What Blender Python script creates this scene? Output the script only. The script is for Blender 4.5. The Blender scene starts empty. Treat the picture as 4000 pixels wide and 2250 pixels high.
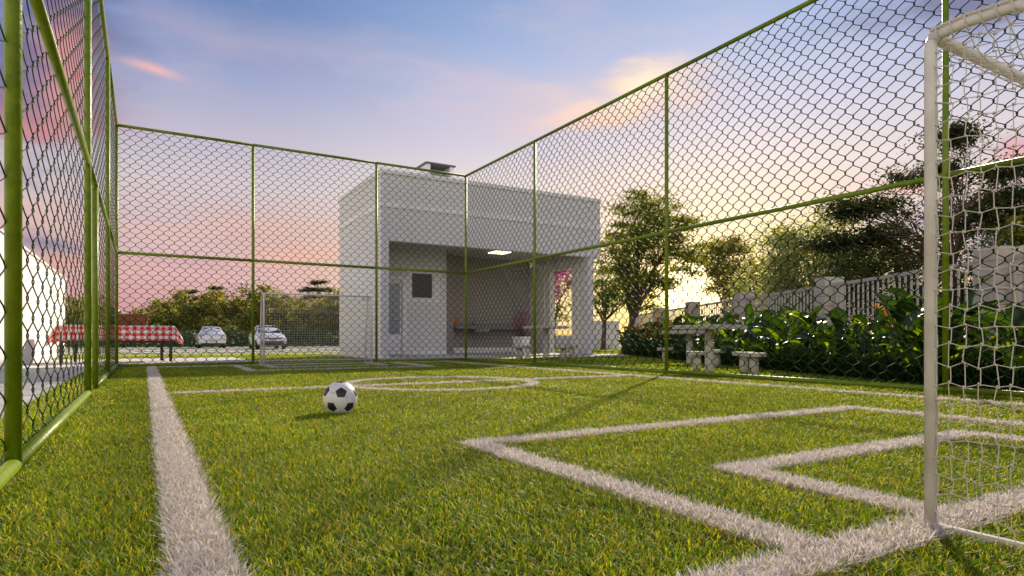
import bpy, math, random
import numpy as np
from mathutils import Vector, Matrix
rad=math.radians
S=bpy.context.scene
col=S.collection
# ---------------------------------------------------------------- camera
A=rad(30.4); CA,SA=math.cos(A),math.sin(A)
F0=2450.0; YH=1323.0; H0=0.5
cd=bpy.data.cameras.new('camera'); cam=bpy.data.objects.new('camera',cd); col.objects.link(cam)
cam.location=(0,0,H0); cam.rotation_euler=(rad(90),0,-A)
cd.sensor_width=36; cd.lens=F0/4000*36; cd.shift_y=(YH-1125)/4000
cd.clip_start=0.05; cd.clip_end=2000
S.camera=cam
S.render.resolution_x=1024; S.render.resolution_y=576
S.view_settings.view_transform='Standard'; S.view_settings.look='None'
S.view_settings.exposure=0.35; S.view_settings.gamma=1.0
S.cycles.max_bounces=8; S.cycles.transparent_max_bounces=16
S.cycles.use_denoising=True
S.cycles.sample_clamp_indirect=6
# ---------------------------------------------------------------- sun
SUN_AZ=rad(51); SUN_EL=rad(27)          # azimuth clockwise from +Y
sd=Vector((math.sin(SUN_AZ)*math.cos(SUN_EL),math.cos(SUN_AZ)*math.cos(SUN_EL),math.sin(SUN_EL)))
ld=bpy.data.lights.new('sun','SUN'); lo=bpy.data.objects.new('sun',ld); col.objects.link(lo)
ld.energy=5.0; ld.angle=rad(1.2); ld.color=(1.0,0.86,0.66)
lo.rotation_euler=sd.to_track_quat('Z','Y').to_euler(); lo.location=(30,30,30)
# ---------------------------------------------------------------- world
def srgb(r,g,b):
    f=lambda c:(c/255/12.92) if c/255<=0.04045 else ((c/255+0.055)/1.055)**2.4
    return (f(r),f(g),f(b),1.0)
def pdir(px,py):
    r=(px-2000)/F0; u=(YH-py)/F0
    return Vector((r*CA+SA,-r*SA+CA,u)).normalized()
W=bpy.data.worlds.new('World'); S.world=W; W.use_nodes=True
nt=W.node_tree; nt.nodes.clear(); L=nt.links
def N(t,**k):
    n=nt.nodes.new(t)
    for a,b in k.items(): setattr(n,a,b)
    return n
def lk(a,b): L.new(a,b)
def M(op,a,b=None,c=None,clamp=False):
    n=N('ShaderNodeMath',operation=op); n.use_clamp=clamp
    for i,v in enumerate((a,b,c)):
        if v is None: continue
        if isinstance(v,(int,float)): n.inputs[i].default_value=v
        else: lk(v,n.inputs[i])
    return n.outputs[0]
def MX(f,a,b,mode='MIX'):
    n=N('ShaderNodeMix',data_type='RGBA',blend_type=mode)
    for s,v in ((n.inputs[0],f),(n.inputs[6],a),(n.inputs[7],b)):
        if isinstance(v,(int,float)): s.default_value=v
        elif isinstance(v,tuple): s.default_value=v
        else: lk(v,s)
    return n.outputs[2]
tc=N('ShaderNodeTexCoord'); sp=N('ShaderNodeSeparateXYZ'); lk(tc.outputs['Generated'],sp.inputs[0])
X_,Y_,Z_=sp.outputs
el=M('ARCSINE',Z_); az=M('ARCTAN2',X_,Y_)
# warp noises
mp=N('ShaderNodeMapping'); mp.inputs['Scale'].default_value=(1,1,3.2); lk(tc.outputs['Generated'],mp.inputs[0])
n1=N('ShaderNodeTexNoise'); n1.inputs['Scale'].default_value=3.2; n1.inputs['Detail'].default_value=7; n1.inputs['Roughness'].default_value=0.58; lk(mp.outputs[0],n1.inputs[0])
n2=N('ShaderNodeTexNoise'); n2.inputs['Scale'].default_value=9; n2.inputs['Detail'].default_value=6; lk(mp.outputs[0],n2.inputs[0])
w1=M('SUBTRACT',n1.outputs[0],0.5); w2=M('SUBTRACT',n2.outputs[0],0.5)
elw=M('ADD',Z_,M('MULTIPLY',w1,0.05))
def ramp(fac,stops):
    n=N('ShaderNodeValToRGB'); cr=n.color_ramp
    while len(cr.elements)<len(stops): cr.elements.new(0.5)
    for e,(p,c) in zip(cr.elements,stops): e.position=p; e.color=c
    lk(fac,n.inputs[0]); return n.outputs[0]
RA=ramp(elw,[(0.0,srgb(188,128,150)),(0.05,srgb(214,158,162)),(0.09,srgb(224,178,174)),(0.155,srgb(222,184,178)),(0.22,srgb(216,202,206)),(0.29,srgb(192,186,206)),(0.36,srgb(156,166,202)),(0.44,srgb(104,134,186)),(0.7,srgb(80,112,170)),(1.0,srgb(75,105,165))])
RB=ramp(elw,[(0.0,srgb(250,206,120)),(0.05,srgb(252,224,150)),(0.10,srgb(250,224,178)),(0.17,srgb(243,222,200)),(0.25,srgb(232,218,218)),(0.33,srgb(204,204,226)),(0.41,srgb(166,184,222)),(0.5,srgb(130,160,208)),(0.7,srgb(95,130,190)),(1.0,srgb(80,110,170))])
sdir=pdir(2702,1157); saz=math.atan2(sdir.x,sdir.y); sel=math.asin(sdir.z)
daz=M('SUBTRACT',az,saz)
cosd=M('COSINE',daz)
mixf=N('ShaderNodeMapRange',interpolation_type='SMOOTHSTEP'); lk(cosd,mixf.inputs[0])
mixf.inputs[1].default_value=math.cos(rad(40)); mixf.inputs[2].default_value=math.cos(rad(3))
base=MX(mixf.outputs[0],RA,RB)
def blob(base,px,py,rx,ry,c,s,tilt=0.0,warp=1.0):
    d=pdir(px,py); a0=math.atan2(d.x,d.y); e0=math.asin(d.z)
    da=M('ADD',M('SUBTRACT',az,a0),M('MULTIPLY',w2,0.10*warp*rx/150))
    de=M('ADD',M('SUBTRACT',el,e0),M('MULTIPLY',w1,0.22*warp*ry/80))
    ta,tb=math.cos(tilt),math.sin(tilt)
    u=M('ADD',M('MULTIPLY',da,ta),M('MULTIPLY',de,tb)); v=M('SUBTRACT',M('MULTIPLY',de,ta),M('MULTIPLY',da,tb))
    k=1.0/F0*0.85
    q=M('ADD',M('POWER',M('DIVIDE',M('ABSOLUTE',u),rx*k),2.0),M('POWER',M('DIVIDE',M('ABSOLUTE',v),ry*k),2.0))
    g=M('MULTIPLY',M('EXPONENT',M('MULTIPLY',q,-1.0)),s,clamp=True)
    return MX(g,base,c)
# wisps
wf=N('ShaderNodeMapRange',interpolation_type='SMOOTHSTEP'); lk(n1.outputs[0],wf.inputs[0]); wf.inputs[1].default_value=0.45; wf.inputs[2].default_value=0.72
base=MX(M('MULTIPLY',wf.outputs[0],0.35),base,srgb(214,196,206))
base=blob(base,1900,330,800,70,srgb(222,196,204),0.45,-0.12)
base=blob(base,900,170,460,60,srgb(170,164,196),0.55,-0.25)
base=blob(base,590,265,85,17,srgb(246,192,188),0.95,-0.10,0.4)
base=blob(base,2440,345,300,85,srgb(255,214,186),0.85,0.10)
base=blob(base,2500,320,150,45,srgb(255,240,205),0.8,0.15)
base=blob(base,2240,400,110,36,srgb(250,212,200),0.8,0.2)
base=blob(base,150,150,230,240,srgb(92,88,136),0.85)
base=blob(base,280,250,80,110,srgb(226,150,146),0.85)
base=blob(base,150,430,200,70,srgb(222,142,140),0.8)
base=blob(base,200,960,130,45,srgb(112,112,152),0.75)
base=blob(base,240,1040,160,34,srgb(226,160,148),0.6)
base=blob(base,3960,930,330,190,srgb(118,118,172),0.9)
base=blob(base,3710,1040,70,110,srgb(240,196,212),0.85)
base=blob(base,3960,610,45,40,srgb(240,160,165),0.8)
base=blob(base,3560,730,150,40,srgb(250,186,176),0.7)
base=blob(base,3950,-30,420,90,srgb(96,92,134),0.8)
base=blob(base,900,880,600,40,srgb(236,190,176),0.4)
base=blob(base,800,1020,300,30,srgb(206,160,172),0.5)
base=blob(base,1150,1010,280,40,srgb(250,186,160),0.55)
# back of the sky (behind the photographer): unseen, brightness added to fill the shaded facade
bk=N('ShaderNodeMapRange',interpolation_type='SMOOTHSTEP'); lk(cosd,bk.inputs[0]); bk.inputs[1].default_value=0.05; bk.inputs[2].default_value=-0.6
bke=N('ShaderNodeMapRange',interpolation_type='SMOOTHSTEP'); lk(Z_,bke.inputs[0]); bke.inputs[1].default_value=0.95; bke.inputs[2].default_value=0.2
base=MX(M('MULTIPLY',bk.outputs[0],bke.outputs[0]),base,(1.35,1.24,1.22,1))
# glow round the low sun
ang=M('ADD',M('POWER',M('ABSOLUTE',daz),2.0),M('POWER',M('ABSOLUTE',M('SUBTRACT',el,sel)),2.0))
def glow(b,sig,c,s):
    g=M('MULTIPLY',M('EXPONENT',M('DIVIDE',ang,-sig*sig)),s)
    n=N('ShaderNodeMix',data_type='RGBA',blend_type='ADD'); n.clamp_result=False
    lk(g,n.inputs[0]); lk(b,n.inputs[6]); n.inputs[7].default_value=c
    return n.outputs[2]
base=glow(base,0.20,(0.85,0.50,0.06,1),0.5)
base=glow(base,0.085,(1.0,0.70,0.16,1),1.1)
base=glow(base,0.026,(1.0,0.93,0.75,1),14.0)
sky=N('ShaderNodeTexSky',sky_type='NISHITA'); sky.sun_disc=False; sky.sun_elevation=SUN_EL; sky.sun_rotation=SUN_AZ
b1=N('ShaderNodeBackground'); lk(sky.outputs[0],b1.inputs[0]); b1.inputs[1].default_value=0.05
b2=N('ShaderNodeBackground'); lk(base,b2.inputs[0]); b2.inputs[1].default_value=0.84
ms=N('ShaderNodeMixShader'); ms.inputs[0].default_value=0.92; lk(b1.outputs[0],ms.inputs[1]); lk(b2.outputs[0],ms.inputs[2])
wo=N('ShaderNodeOutputWorld'); lk(ms.outputs[0],wo.inputs[0])
W.cycles.sampling_method='MANUAL'; W.cycles.sample_map_resolution=1024

# ---------------------------------------------------------------- helpers
def mat(name,c,rough=0.6,var=0.0,vscale=8.0,bump=0.0,bscale=60.0,metal=0.0,trans=0.0,spec=0.5,emit=None,attr=False,c2=None,thr=(0.4,0.65),coat=0.0,bdist=0.01,tcol=None):
    m=bpy.data.materials.new(name); m.use_nodes=True; t=m.node_tree; p=t.nodes['Principled BSDF']; out=t.nodes['Material Output']
    p.inputs['Base Color'].default_value=(*c,1); p.inputs['Roughness'].default_value=rough; p.inputs['Metallic'].default_value=metal
    p.inputs['Specular IOR Level'].default_value=spec; p.inputs['Coat Weight'].default_value=coat
    cs=None
    tcx=t.nodes.new('ShaderNodeTexCoord')
    if attr:
        a=t.nodes.new('ShaderNodeAttribute'); a.attribute_name='col'; cs=a.outputs['Color']
    if var>0 or c2 is not None:
        n=t.nodes.new('ShaderNodeTexNoise'); n.inputs['Scale'].default_value=vscale; n.inputs['Detail'].default_value=6; t.links.new(tcx.outputs['Object'],n.inputs[0])
        r=t.nodes.new('ShaderNodeMapRange'); t.links.new(n.outputs[0],r.inputs[0]); r.inputs[1].default_value=thr[0]; r.inputs[2].default_value=thr[1]
        x=t.nodes.new('ShaderNodeMix'); x.data_type='RGBA'
        t.links.new(r.outputs[0],x.inputs[0])
        if cs is not None: t.links.new(cs,x.inputs[6])
        else: x.inputs[6].default_value=(*c,1)
        cc=c2 if c2 is not None else tuple(max(0,v*(1-var)) for v in c)
        x.inputs[7].default_value=(*cc,1); cs=x.outputs[2]
    if cs is not None: t.links.new(cs,p.inputs['Base Color'])
    if bump>0:
        n=t.nodes.new('ShaderNodeTexNoise'); n.inputs['Scale'].default_value=bscale; n.inputs['Detail'].default_value=4; t.links.new(tcx.outputs['Object'],n.inputs[0])
        b=t.nodes.new('ShaderNodeBump'); b.inputs['Strength'].default_value=bump; b.inputs['Distance'].default_value=bdist; t.links.new(n.outputs[0],b.inputs['Height']); t.links.new(b.outputs[0],p.inputs['Normal'])
    if trans>0:
        tr=t.nodes.new('ShaderNodeBsdfTranslucent'); mx=t.nodes.new('ShaderNodeMixShader'); mx.inputs[0].default_value=trans
        if cs is not None:
            g=t.nodes.new('ShaderNodeMix'); g.data_type='RGBA'; g.blend_type='MULTIPLY'; g.inputs[0].default_value=1; t.links.new(cs,g.inputs[6]); g.inputs[7].default_value=(*(tcol or (1.5,1.35,0.6)),1); t.links.new(g.outputs[2],tr.inputs[0])
        else: tr.inputs[0].default_value=(*(tcol or c),1)
        t.links.new(p.outputs[0],mx.inputs[1]); t.links.new(tr.outputs[0],mx.inputs[2]); t.links.new(mx.outputs[0],out.inputs[0])
    if emit: p.inputs['Emission Color'].default_value=(*emit[0],1); p.inputs['Emission Strength'].default_value=emit[1]
    return m
def tag(o,label=None,cat=None,group=None,kind=None):
    if label: o['label']=label
    if cat: o['category']=cat
    if group: o['group']=group
    if kind: o['kind']=kind
    return o
def empty(name,loc=(0,0,0),rz=0.0,label=None,cat=None,group=None):
    o=bpy.data.objects.new(name,None); col.objects.link(o); o.location=loc; o.rotation_euler=(0,0,rz); o.empty_display_size=0.1
    return tag(o,label,cat,group)
class MB:
    def __init__(s): s.v=[]; s.f=[]; s.m=[]; s.sm=[]; s.uv=None
    def add(s,vs,fs,mi=0,smooth=False,mtx=None):
        o=len(s.v)
        if mtx is not None: vs=[mtx@Vector(v) for v in vs]
        s.v+= [tuple(v) for v in vs]; s.f+=[tuple(i+o for i in f) for f in fs]; s.m+=[mi]*len(fs); s.sm+=[smooth]*len(fs); return s
    def box(s,a,b,mi=0,mtx=None,bev=0.0):
        x0,y0,z0=a; x1,y1,z1=b
        if bev>0:
            e=bev; vs=[];fs=[]
            P=[(x0,y0),(x1,y0),(x1,y1),(x0,y1)]
            ring=[]
            for (x,y),(sx,sy) in zip(P,((1,1),(-1,1),(-1,-1),(1,-1))):
                pts=[(x+sx*e,y),(x,y+sy*e)]
                if sx*sy>0: pts=[pts[1],pts[0]]
                ring+=pts
            cx,cy=(x0+x1)/2,(y0+y1)/2
            def lay(z,k): 
                for (x,y) in ring: vs.append((x+(-k if x>cx else k),y+(-k if y>cy else k),z))
            lay(z0,e*.7);lay(z0+e,0);lay(z1-e,0);lay(z1,e*.7)
            n=8
            for l in range(3):
                for i in range(n): fs.append((l*n+i,l*n+(i+1)%n,(l+1)*n+(i+1)%n,(l+1)*n+i))
            fs.append(tuple(range(n))[::-1]); fs.append(tuple(range(3*n,4*n)))
            return s.add(vs,fs,mi,False,mtx)
        vs=[(x0,y0,z0),(x1,y0,z0),(x1,y1,z0),(x0,y1,z0),(x0,y0,z1),(x1,y0,z1),(x1,y1,z1),(x0,y1,z1)]
        return s.add(vs,[(3,2,1,0),(4,5,6,7),(0,1,5,4),(1,2,6,5),(2,3,7,6),(3,0,4,7)],mi,False,mtx)
    def tube(s,pts,r,n=8,mi=0,cap=True,smooth=True,closed=False):
        pts=[Vector(p) for p in pts]; k=len(pts)
        rs=r if isinstance(r,(list,tuple)) else [r]*k
        vs=[];fs=[]; prev=None
        for i,p in enumerate(pts):
            if closed: t=(pts[(i+1)%k]-pts[i-1])
            else: t=(pts[min(i+1,k-1)]-pts[max(i-1,0)])
            if t.length<1e-9: t=Vector((0,0,1))
            t.normalize()
            if prev is None:
                u=t.cross(Vector((0,0,1)));
                if u.length<0.05: u=t.cross(Vector((0,1,0)))
            else: u=prev-t*prev.dot(t)
            u.normalize(); prev=u; w=t.cross(u)
            for j in range(n):
                a=2*math.pi*j/n; vs.append(p+u*(rs[i]*math.cos(a))+w*(rs[i]*math.sin(a)))
        m=k if closed else k-1
        for i in range(m):
            i2=(i+1)%k
            for j in range(n): fs.append((i*n+j,i*n+(j+1)%n,i2*n+(j+1)%n,i2*n+j))
        if cap and not closed: fs.append(tuple(range(n))[::-1]); fs.append(tuple((k-1)*n+j for j in range(n)))
        return s.add(vs,fs,mi,smooth)
    def lathe(s,prof,n=24,c=(0,0,0),mi=0,smooth=True):
        vs=[];fs=[]
        for r,z in prof:
            for j in range(n):
                a=2*math.pi*j/n; vs.append((c[0]+r*math.cos(a),c[1]+r*math.sin(a),c[2]+z))
        for i in range(len(prof)-1):
            for j in range(n): fs.append((i*n+j,i*n+(j+1)%n,(i+1)*n+(j+1)%n,(i+1)*n+j))
        fs.append(tuple(range(n))[::-1]); fs.append(tuple((len(prof)-1)*n+j for j in range(n)))
        return s.add(vs,fs,mi,smooth)
    def build(s,name,mats,parent=None,loc=None,bevel=0):
        me=bpy.data.meshes.new(name); me.from_pydata(s.v,[],s.f)
        for m in (mats if isinstance(mats,(list,tuple)) else [mats]): me.materials.append(m)
        me.polygons.foreach_set('material_index',s.m); me.polygons.foreach_set('use_smooth',s.sm); me.update()
        o=bpy.data.objects.new(name,me); col.objects.link(o)
        if parent is not None: o.parent=parent
        if loc is not None: o.location=loc
        if bevel:
            b=o.modifiers.new('bevel','BEVEL'); b.width=bevel; b.segments=2; b.limit_method='ANGLE'
        return o
def npmesh(name,V,Fq,Ft,C,m,parent=None,smooth=False):
    """numpy mesh from quads and triangles with a colour attribute"""
    me=bpy.data.meshes.new(name); me.vertices.add(len(V)); me.vertices.foreach_set('co',V.astype(np.float32).ravel())
    nq=len(Fq); n3=len(Ft)
    lv=np.concatenate([Fq.ravel(),Ft.ravel()]).astype(np.int32)
    me.loops.add(len(lv)); me.loops.foreach_set('vertex_index',lv)
    ls=np.concatenate([np.arange(nq)*4,nq*4+np.arange(n3)*3]).astype(np.int32)
    me.polygons.add(nq+n3); me.polygons.foreach_set('loop_start',ls)
    if smooth: me.polygons.foreach_set('use_smooth',np.ones(nq+n3,bool))
    me.update(calc_edges=True)
    if C is not None:
        a=me.color_attributes.new('col','FLOAT_COLOR','POINT'); a.data.foreach_set('color',np.concatenate([C,np.ones((len(C),1))],1).astype(np.float32).ravel())
    me.materials.append(m)
    o=bpy.data.objects.new(name,me); col.objects.link(o)
    if parent is not None: o.parent=parent
    return o
def kids(o): return [c for c in bpy.data.objects if c.parent==o]
def copy_tree(o,parent=None,_k=None):
    c=o.copy(); col.objects.link(c); c.parent=parent
    for ch in KIDS(o): copy_tree(ch,c)
    return c
_kc={}
def KIDS(o):
    if o.name not in _kc: _kc[o.name]=kids(o)
    return _kc[o.name]
def zg(x,y):
    t=np.clip((np.asarray(y,float)-19)/13,0,1); return -0.17*(t*t*(3-2*t))

# ---------------------------------------------------------------- materials
mGreen=mat('green_pipe_paint',(0.17,0.245,0.006),0.42,spec=0.3,var=0.35,vscale=14,bump=0.35,bscale=45,c2=(0.12,0.185,0.004))
mWire=mat('green_pvc_wire',(0.014,0.040,0.004),0.6,spec=0.12)
mGoal=mat('goal_white_paint',(0.72,0.69,0.63),0.35,c2=(0.60,0.56,0.50),vscale=10,bump=0.1,bscale=120)
mNet=mat('net_cord',(0.60,0.55,0.46),0.8)
mStucco=mat('white_stucco',(0.80,0.78,0.77),0.85,bump=0.9,bscale=38,bdist=0.03,c2=(0.70,0.68,0.67),vscale=26)
mTrim=mat('smooth_white_paint',(0.84,0.83,0.81),0.6,c2=(0.78,0.76,0.74),vscale=3)
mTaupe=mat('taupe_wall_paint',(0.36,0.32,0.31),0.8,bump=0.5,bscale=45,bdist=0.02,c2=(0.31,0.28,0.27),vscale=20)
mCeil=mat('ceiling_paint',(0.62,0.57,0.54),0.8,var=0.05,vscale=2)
mConc=mat('concrete_paving',(0.62,0.58,0.55),0.8,c2=(0.50,0.47,0.44),vscale=3,bump=0.3,bscale=80)
mConc2=mat('grey_concrete_floor',(0.42,0.41,0.41),0.75,c2=(0.34,0.33,0.33),vscale=2.5,bump=0.3,bscale=60)
mStone=mat('cast_concrete',(0.56,0.50,0.43),0.8,c2=(0.42,0.37,0.31),vscale=7,thr=(0.45,0.75),bump=0.4,bscale=70)
mWhiteWall=mat('white_wall_paint',(0.82,0.79,0.77),0.7,c2=(0.77,0.74,0.72),vscale=1.2)
mGrass=mat('grass_blade',(0.1,0.2,0.02),0.5,attr=True,trans=0.45,spec=0.28,tcol=(1.7,1.5,0.5))
mPaintG=mat('painted_blade',(0.7,0.65,0.6),0.6,attr=True,trans=0.42,spec=0.3,tcol=(1.05,1.0,0.92))
mSoil=mat('turf_soil',(0.08,0.11,0.012),0.95,c2=(0.085,0.06,0.02),vscale=6,bump=0.8,bscale=50,bdist=0.02)
mLineG=mat('line_paint_ground',(0.50,0.45,0.39),0.95,c2=(0.30,0.24,0.18),vscale=40,bump=0.8,bscale=90)
mLeaf=mat('tree_leaf',(0.08,0.12,0.02),0.5,attr=True,trans=0.5,spec=0.3,tcol=(2.0,1.7,0.6))
mBark=mat('bark',(0.14,0.085,0.055),0.9,c2=(0.07,0.045,0.03),vscale=14,bump=0.9,bscale=30,bdist=0.03)
mBird=mat('broad_leaf',(0.05,0.12,0.02),0.38,attr=True,trans=0.4,spec=0.4,tcol=(2.2,1.9,0.3))
mStem=mat('plant_stem',(0.06,0.10,0.02),0.6)
mOrange=mat('orange_petal',(0.85,0.22,0.02),0.5,trans=0.3,tcol=(0.9,0.3,0.02))
mYellow=mat('yellow_petal',(0.9,0.55,0.03),0.5,trans=0.3,tcol=(0.9,0.6,0.05))
mBrown=mat('dark_brown_metal',(0.035,0.022,0.017),0.4)
mGlass=mat('dark_glass',(0.014,0.015,0.018),0.08,spec=0.35)
mFrost=mat('frosted_glass',(0.30,0.32,0.35),0.25)
mChrome=mat('chrome',(0.75,0.75,0.76),0.18,metal=1.0)
mBlack=mat('black_rubber',(0.02,0.02,0.02),0.7)

# ---------------------------------------------------------------- ground
def ground():
    xs=np.concatenate([[-600,-200,-80],np.arange(-40,61,4),[90,200,600]]); ys=np.concatenate([[-600,-100,-20],np.arange(-4,100,2),[140,250,700]])
    gx,gy=np.meshgrid(xs,ys); gz=zg(gx,gy)-0.012
    V=np.stack([gx,gy,gz],-1).reshape(-1,3); w=len(xs)
    i=np.arange((len(ys)-1)*(w-1)); r=i//(w-1); c=i%(w-1); a=r*w+c
    Fq=np.stack([a,a+1,a+1+w,a+w],1)
    o=npmesh('ground',V,Fq,np.zeros((0,3),int),None,mat('lawn_ground',(0.20,0.25,0.015),0.95,c2=(0.25,0.26,0.018),vscale=1.5,bump=0.8,bscale=30,bdist=0.03)); tag(o,kind='structure')
ground()
def sheet(name,polys,z,m,kind='structure',th=0.0):
    b=MB()
    for p in polys:
        n=len(p)
        if th==0: b.add([(x,y,z+float(zg(x,y))) for x,y in p],[tuple(range(n))])
        else:
            vs=[(x,y,z+float(zg(x,y))) for x,y in p]+[(x,y,z-th+float(zg(x,y))) for x,y in p]
            b.add(vs,[tuple(range(n))]+[(i+n,(i+1)%n+n,(i+1)%n,i) for i in range(n)])
    o=b.build(name,m); tag(o,kind=kind); return o
XL,XR,YB=-0.405,6.224,12.65
sheet('pitch',[[(XL-0.3,-1.2),(XR,-1.2),(XR,YB),(XL-0.3,YB)]],-0.006,mSoil)
# painted lines: rectangles in plan
LW=0.055
def rect(x0,y0,x1,y1): return [(x0,y0),(x1,y0),(x1,y1),(x0,y1)]
LINES=[rect(0.05,-1,0.17,12.35),rect(5.43,-1,5.53,12.2),              # side lines
 rect(0.17,0.79,5.43,0.90),rect(0.17,12.1,5.43,12.2),              # goal lines
 rect(1.26,2.50,4.28,2.61),rect(1.26,0.9,1.37,2.50),rect(4.17,0.9,4.28,2.50),
 rect(1.82,1.52,3.64,1.63),rect(1.82,0.9,1.93,1.52),rect(3.53,0.9,3.64,1.52),
 rect(1.33,10.0,4.36,10.1),rect(1.33,10.1,1.45,12.1),rect(4.24,10.1,4.36,12.1),
 rect(1.83,11.0,3.85,11.08),rect(1.83,11.08,1.93,12.1),rect(3.75,11.08,3.85,12.1),
 rect(0.17,6.2,5.43,6.3)]
CC=(2.78,6.25); CR=1.0
circ=[]
for i in range(48):
    a0,a1=2*math.pi*i/48,2*math.pi*(i+1)/48
    circ.append([(CC[0]+(CR-.05)*math.cos(a0),CC[1]+(CR-.05)*math.sin(a0)),(CC[0]+(CR+.05)*math.cos(a0),CC[1]+(CR+.05)*math.sin(a0)),(CC[0]+(CR+.05)*math.cos(a1),CC[1]+(CR+.05)*math.sin(a1)),(CC[0]+(CR-.05)*math.cos(a1),CC[1]+(CR-.05)*math.sin(a1))])
def inline(x,y,e=0.0):
    r=np.zeros(len(x),bool)
    for p in LINES: r|=(x>p[0][0]-e)&(x<p[2][0]+e)&(y>p[0][1]-e)&(y<p[2][1]+e)
    d=np.hypot(x-CC[0],y-CC[1]); r|=np.abs(d-CR)<0.05+e
    return r
b=MB()
for p in LINES: b.add([(x,y,-0.002) for x,y in p],[(0,1,2,3)])
for p in circ: b.add([(x,y,0.001) for x,y in p],[(0,1,2,3)])
tag(b.build('pitch_marking',mLineG),kind='structure')
# paving
sheet('concrete_yard',[[(-1.9,-2),(-0.62,-2),(-0.62,12.75),(-1.9,12.75)]],0.004,mConc2)
sheet('concrete_pavement',[[(-1.9,12.8),(1.75,12.8),(2.08,15.0),(2.0,17.9),(-1.9,17.9)]],0.016,mConc,th=0.05)
sheet('footpath',[[(2.09,14.5),(4.8,14.3),(4.8,14.9),(2.09,15.1)],[(4.8,13.35),(12.6,13.35),(13.4,14.2),(12.6,15.6),(11.5,15.6),(11.5,14.4),(4.8,14.4)]],0.018,mConc,th=0.05)
sheet('driveway',[[(-30,21.8),(34,21.8),(34,24.2),(-30,24.2)]],0.02,mConc,th=0.05)
slabs=[]
for j in range(12):
    for i in range(-12,18):
        if (i+j)%2==0: slabs.append(rect(i*1.7+0.05+0.35*j,26+j*2.4,i*1.7+1.6+0.35*j,26+j*2.4+1.9))
sheet('parking_paving',slabs,0.02,mConc,th=0.04)

# ---------------------------------------------------------------- grass
rng=np.random.default_rng(7)
def blades(x,y,z,Ln,Wd,lean,rg,cb,ct,name,m):
    n=len(x); az=rg.uniform(0,2*np.pi,n); wa=az+np.pi/2+rg.normal(0,0.5,n)
    ts=np.array([0,0.42,0.78,1.0]); V=np.zeros((n,7,3)); C=np.zeros((n,7,3))
    cz=rg.uniform(0.45,1.0,n)
    for k,t in enumerate(ts):
        off=lean*Ln*(t**1.8); hz=Ln*(t-0.38*lean*t**2.6*cz)
        px=x+np.cos(az)*off; py=y+np.sin(az)*off; pz=z+np.maximum(hz,0.002)
        w=Wd*[0.8,1.0,0.72,0][k]/2; cx=np.cos(wa)*w; cy=np.sin(wa)*w
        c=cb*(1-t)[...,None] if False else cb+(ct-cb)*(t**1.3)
        if k<3:
            V[:,2*k]=np.stack([px-cx,py-cy,pz],1); V[:,2*k+1]=np.stack([px+cx,py+cy,pz],1); C[:,2*k]=c; C[:,2*k+1]=c
        else: V[:,6]=np.stack([px,py,pz],1); C[:,6]=c
    o=np.arange(n)[:,None]*7
    Fq=np.concatenate([o+np.array([[0,1,3,2]]),o+np.array([[2,3,5,4]])]); Ft=o+np.array([[4,5,6]])
    return npmesh(name,V.reshape(-1,3),Fq,Ft,C.reshape(-1,3),m)
def scatter(x0,y0,x1,y1,dens,rg,dmin=0.75,half=rad(50)):
    """random points in a plan rectangle, thinning with distance from the goal-line corner"""
    out=[]
    step=1.0
    for cx in np.arange(x0,x1,step):
        for cy in np.arange(y0,y1,step):
            ex,ey=min(cx+step,x1),min(cy+step,y1)
            mx,my=(cx+ex)/2,(cy+ey)/2; d=max(math.hypot(mx,my)-0.35,0.8)
            ang=abs((math.atan2(mx,my)-A+math.pi)%(2*math.pi)-math.pi)
            if ang>half and d>1.4: continue
            nn=rg.poisson(dens(d)*(ex-cx)*(ey-cy)); 
            if nn: out.append(np.stack([rg.uniform(cx,ex,nn),rg.uniform(cy,ey,nn)],1))
    p=np.concatenate(out); d=p[:,0]*SA+p[:,1]*CA
    return p[d>0.55]
def patch(x,y):
    return 0.5+0.25*np.sin(1.9*x+0.7*y+1)*np.sin(1.3*y-0.8*x)+0.25*np.sin(5.1*x-3.3*y)*np.sin(4.2*y+2.1*x+2)
dens=lambda d: 33000*min(1,(2.0/d))**1.35
P=scatter(XL-0.35,0.0,XR+0.1,YB,dens,rng)
x,y=P[:,0],P[:,1]
white=inline(x,y,0.004)
d=np.hypot(x,y)
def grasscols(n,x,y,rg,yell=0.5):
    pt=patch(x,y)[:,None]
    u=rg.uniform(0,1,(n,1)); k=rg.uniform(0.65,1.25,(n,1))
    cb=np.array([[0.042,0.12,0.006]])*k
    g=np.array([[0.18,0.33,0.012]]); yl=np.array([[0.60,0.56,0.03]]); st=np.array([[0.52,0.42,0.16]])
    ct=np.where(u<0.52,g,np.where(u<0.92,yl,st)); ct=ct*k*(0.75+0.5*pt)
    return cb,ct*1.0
# drop blades under the wire, thin some clumps for bare soil
keep=(rng.uniform(0,1,len(x))<0.62+0.38*patch(x*3.1,y*2.7))|white
x,y,d,white=x[keep],y[keep],d[keep],white[keep]
gx,gy,gd=x[~white],y[~white],d[~white]
n=len(gx); cb,ct=grasscols(n,gx,gy,rng)
ln=rng.uniform(0.018,0.041,n)*(0.8+0.4*patch(gx*2,gy*2)); wd=rng.uniform(0.0019,0.0034,n)*np.clip(gd/2.6,1,3.2)
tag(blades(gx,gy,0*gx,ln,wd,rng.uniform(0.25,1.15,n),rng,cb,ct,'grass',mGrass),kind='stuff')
wx,wy,wdd=x[white],y[white],d[white]
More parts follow.
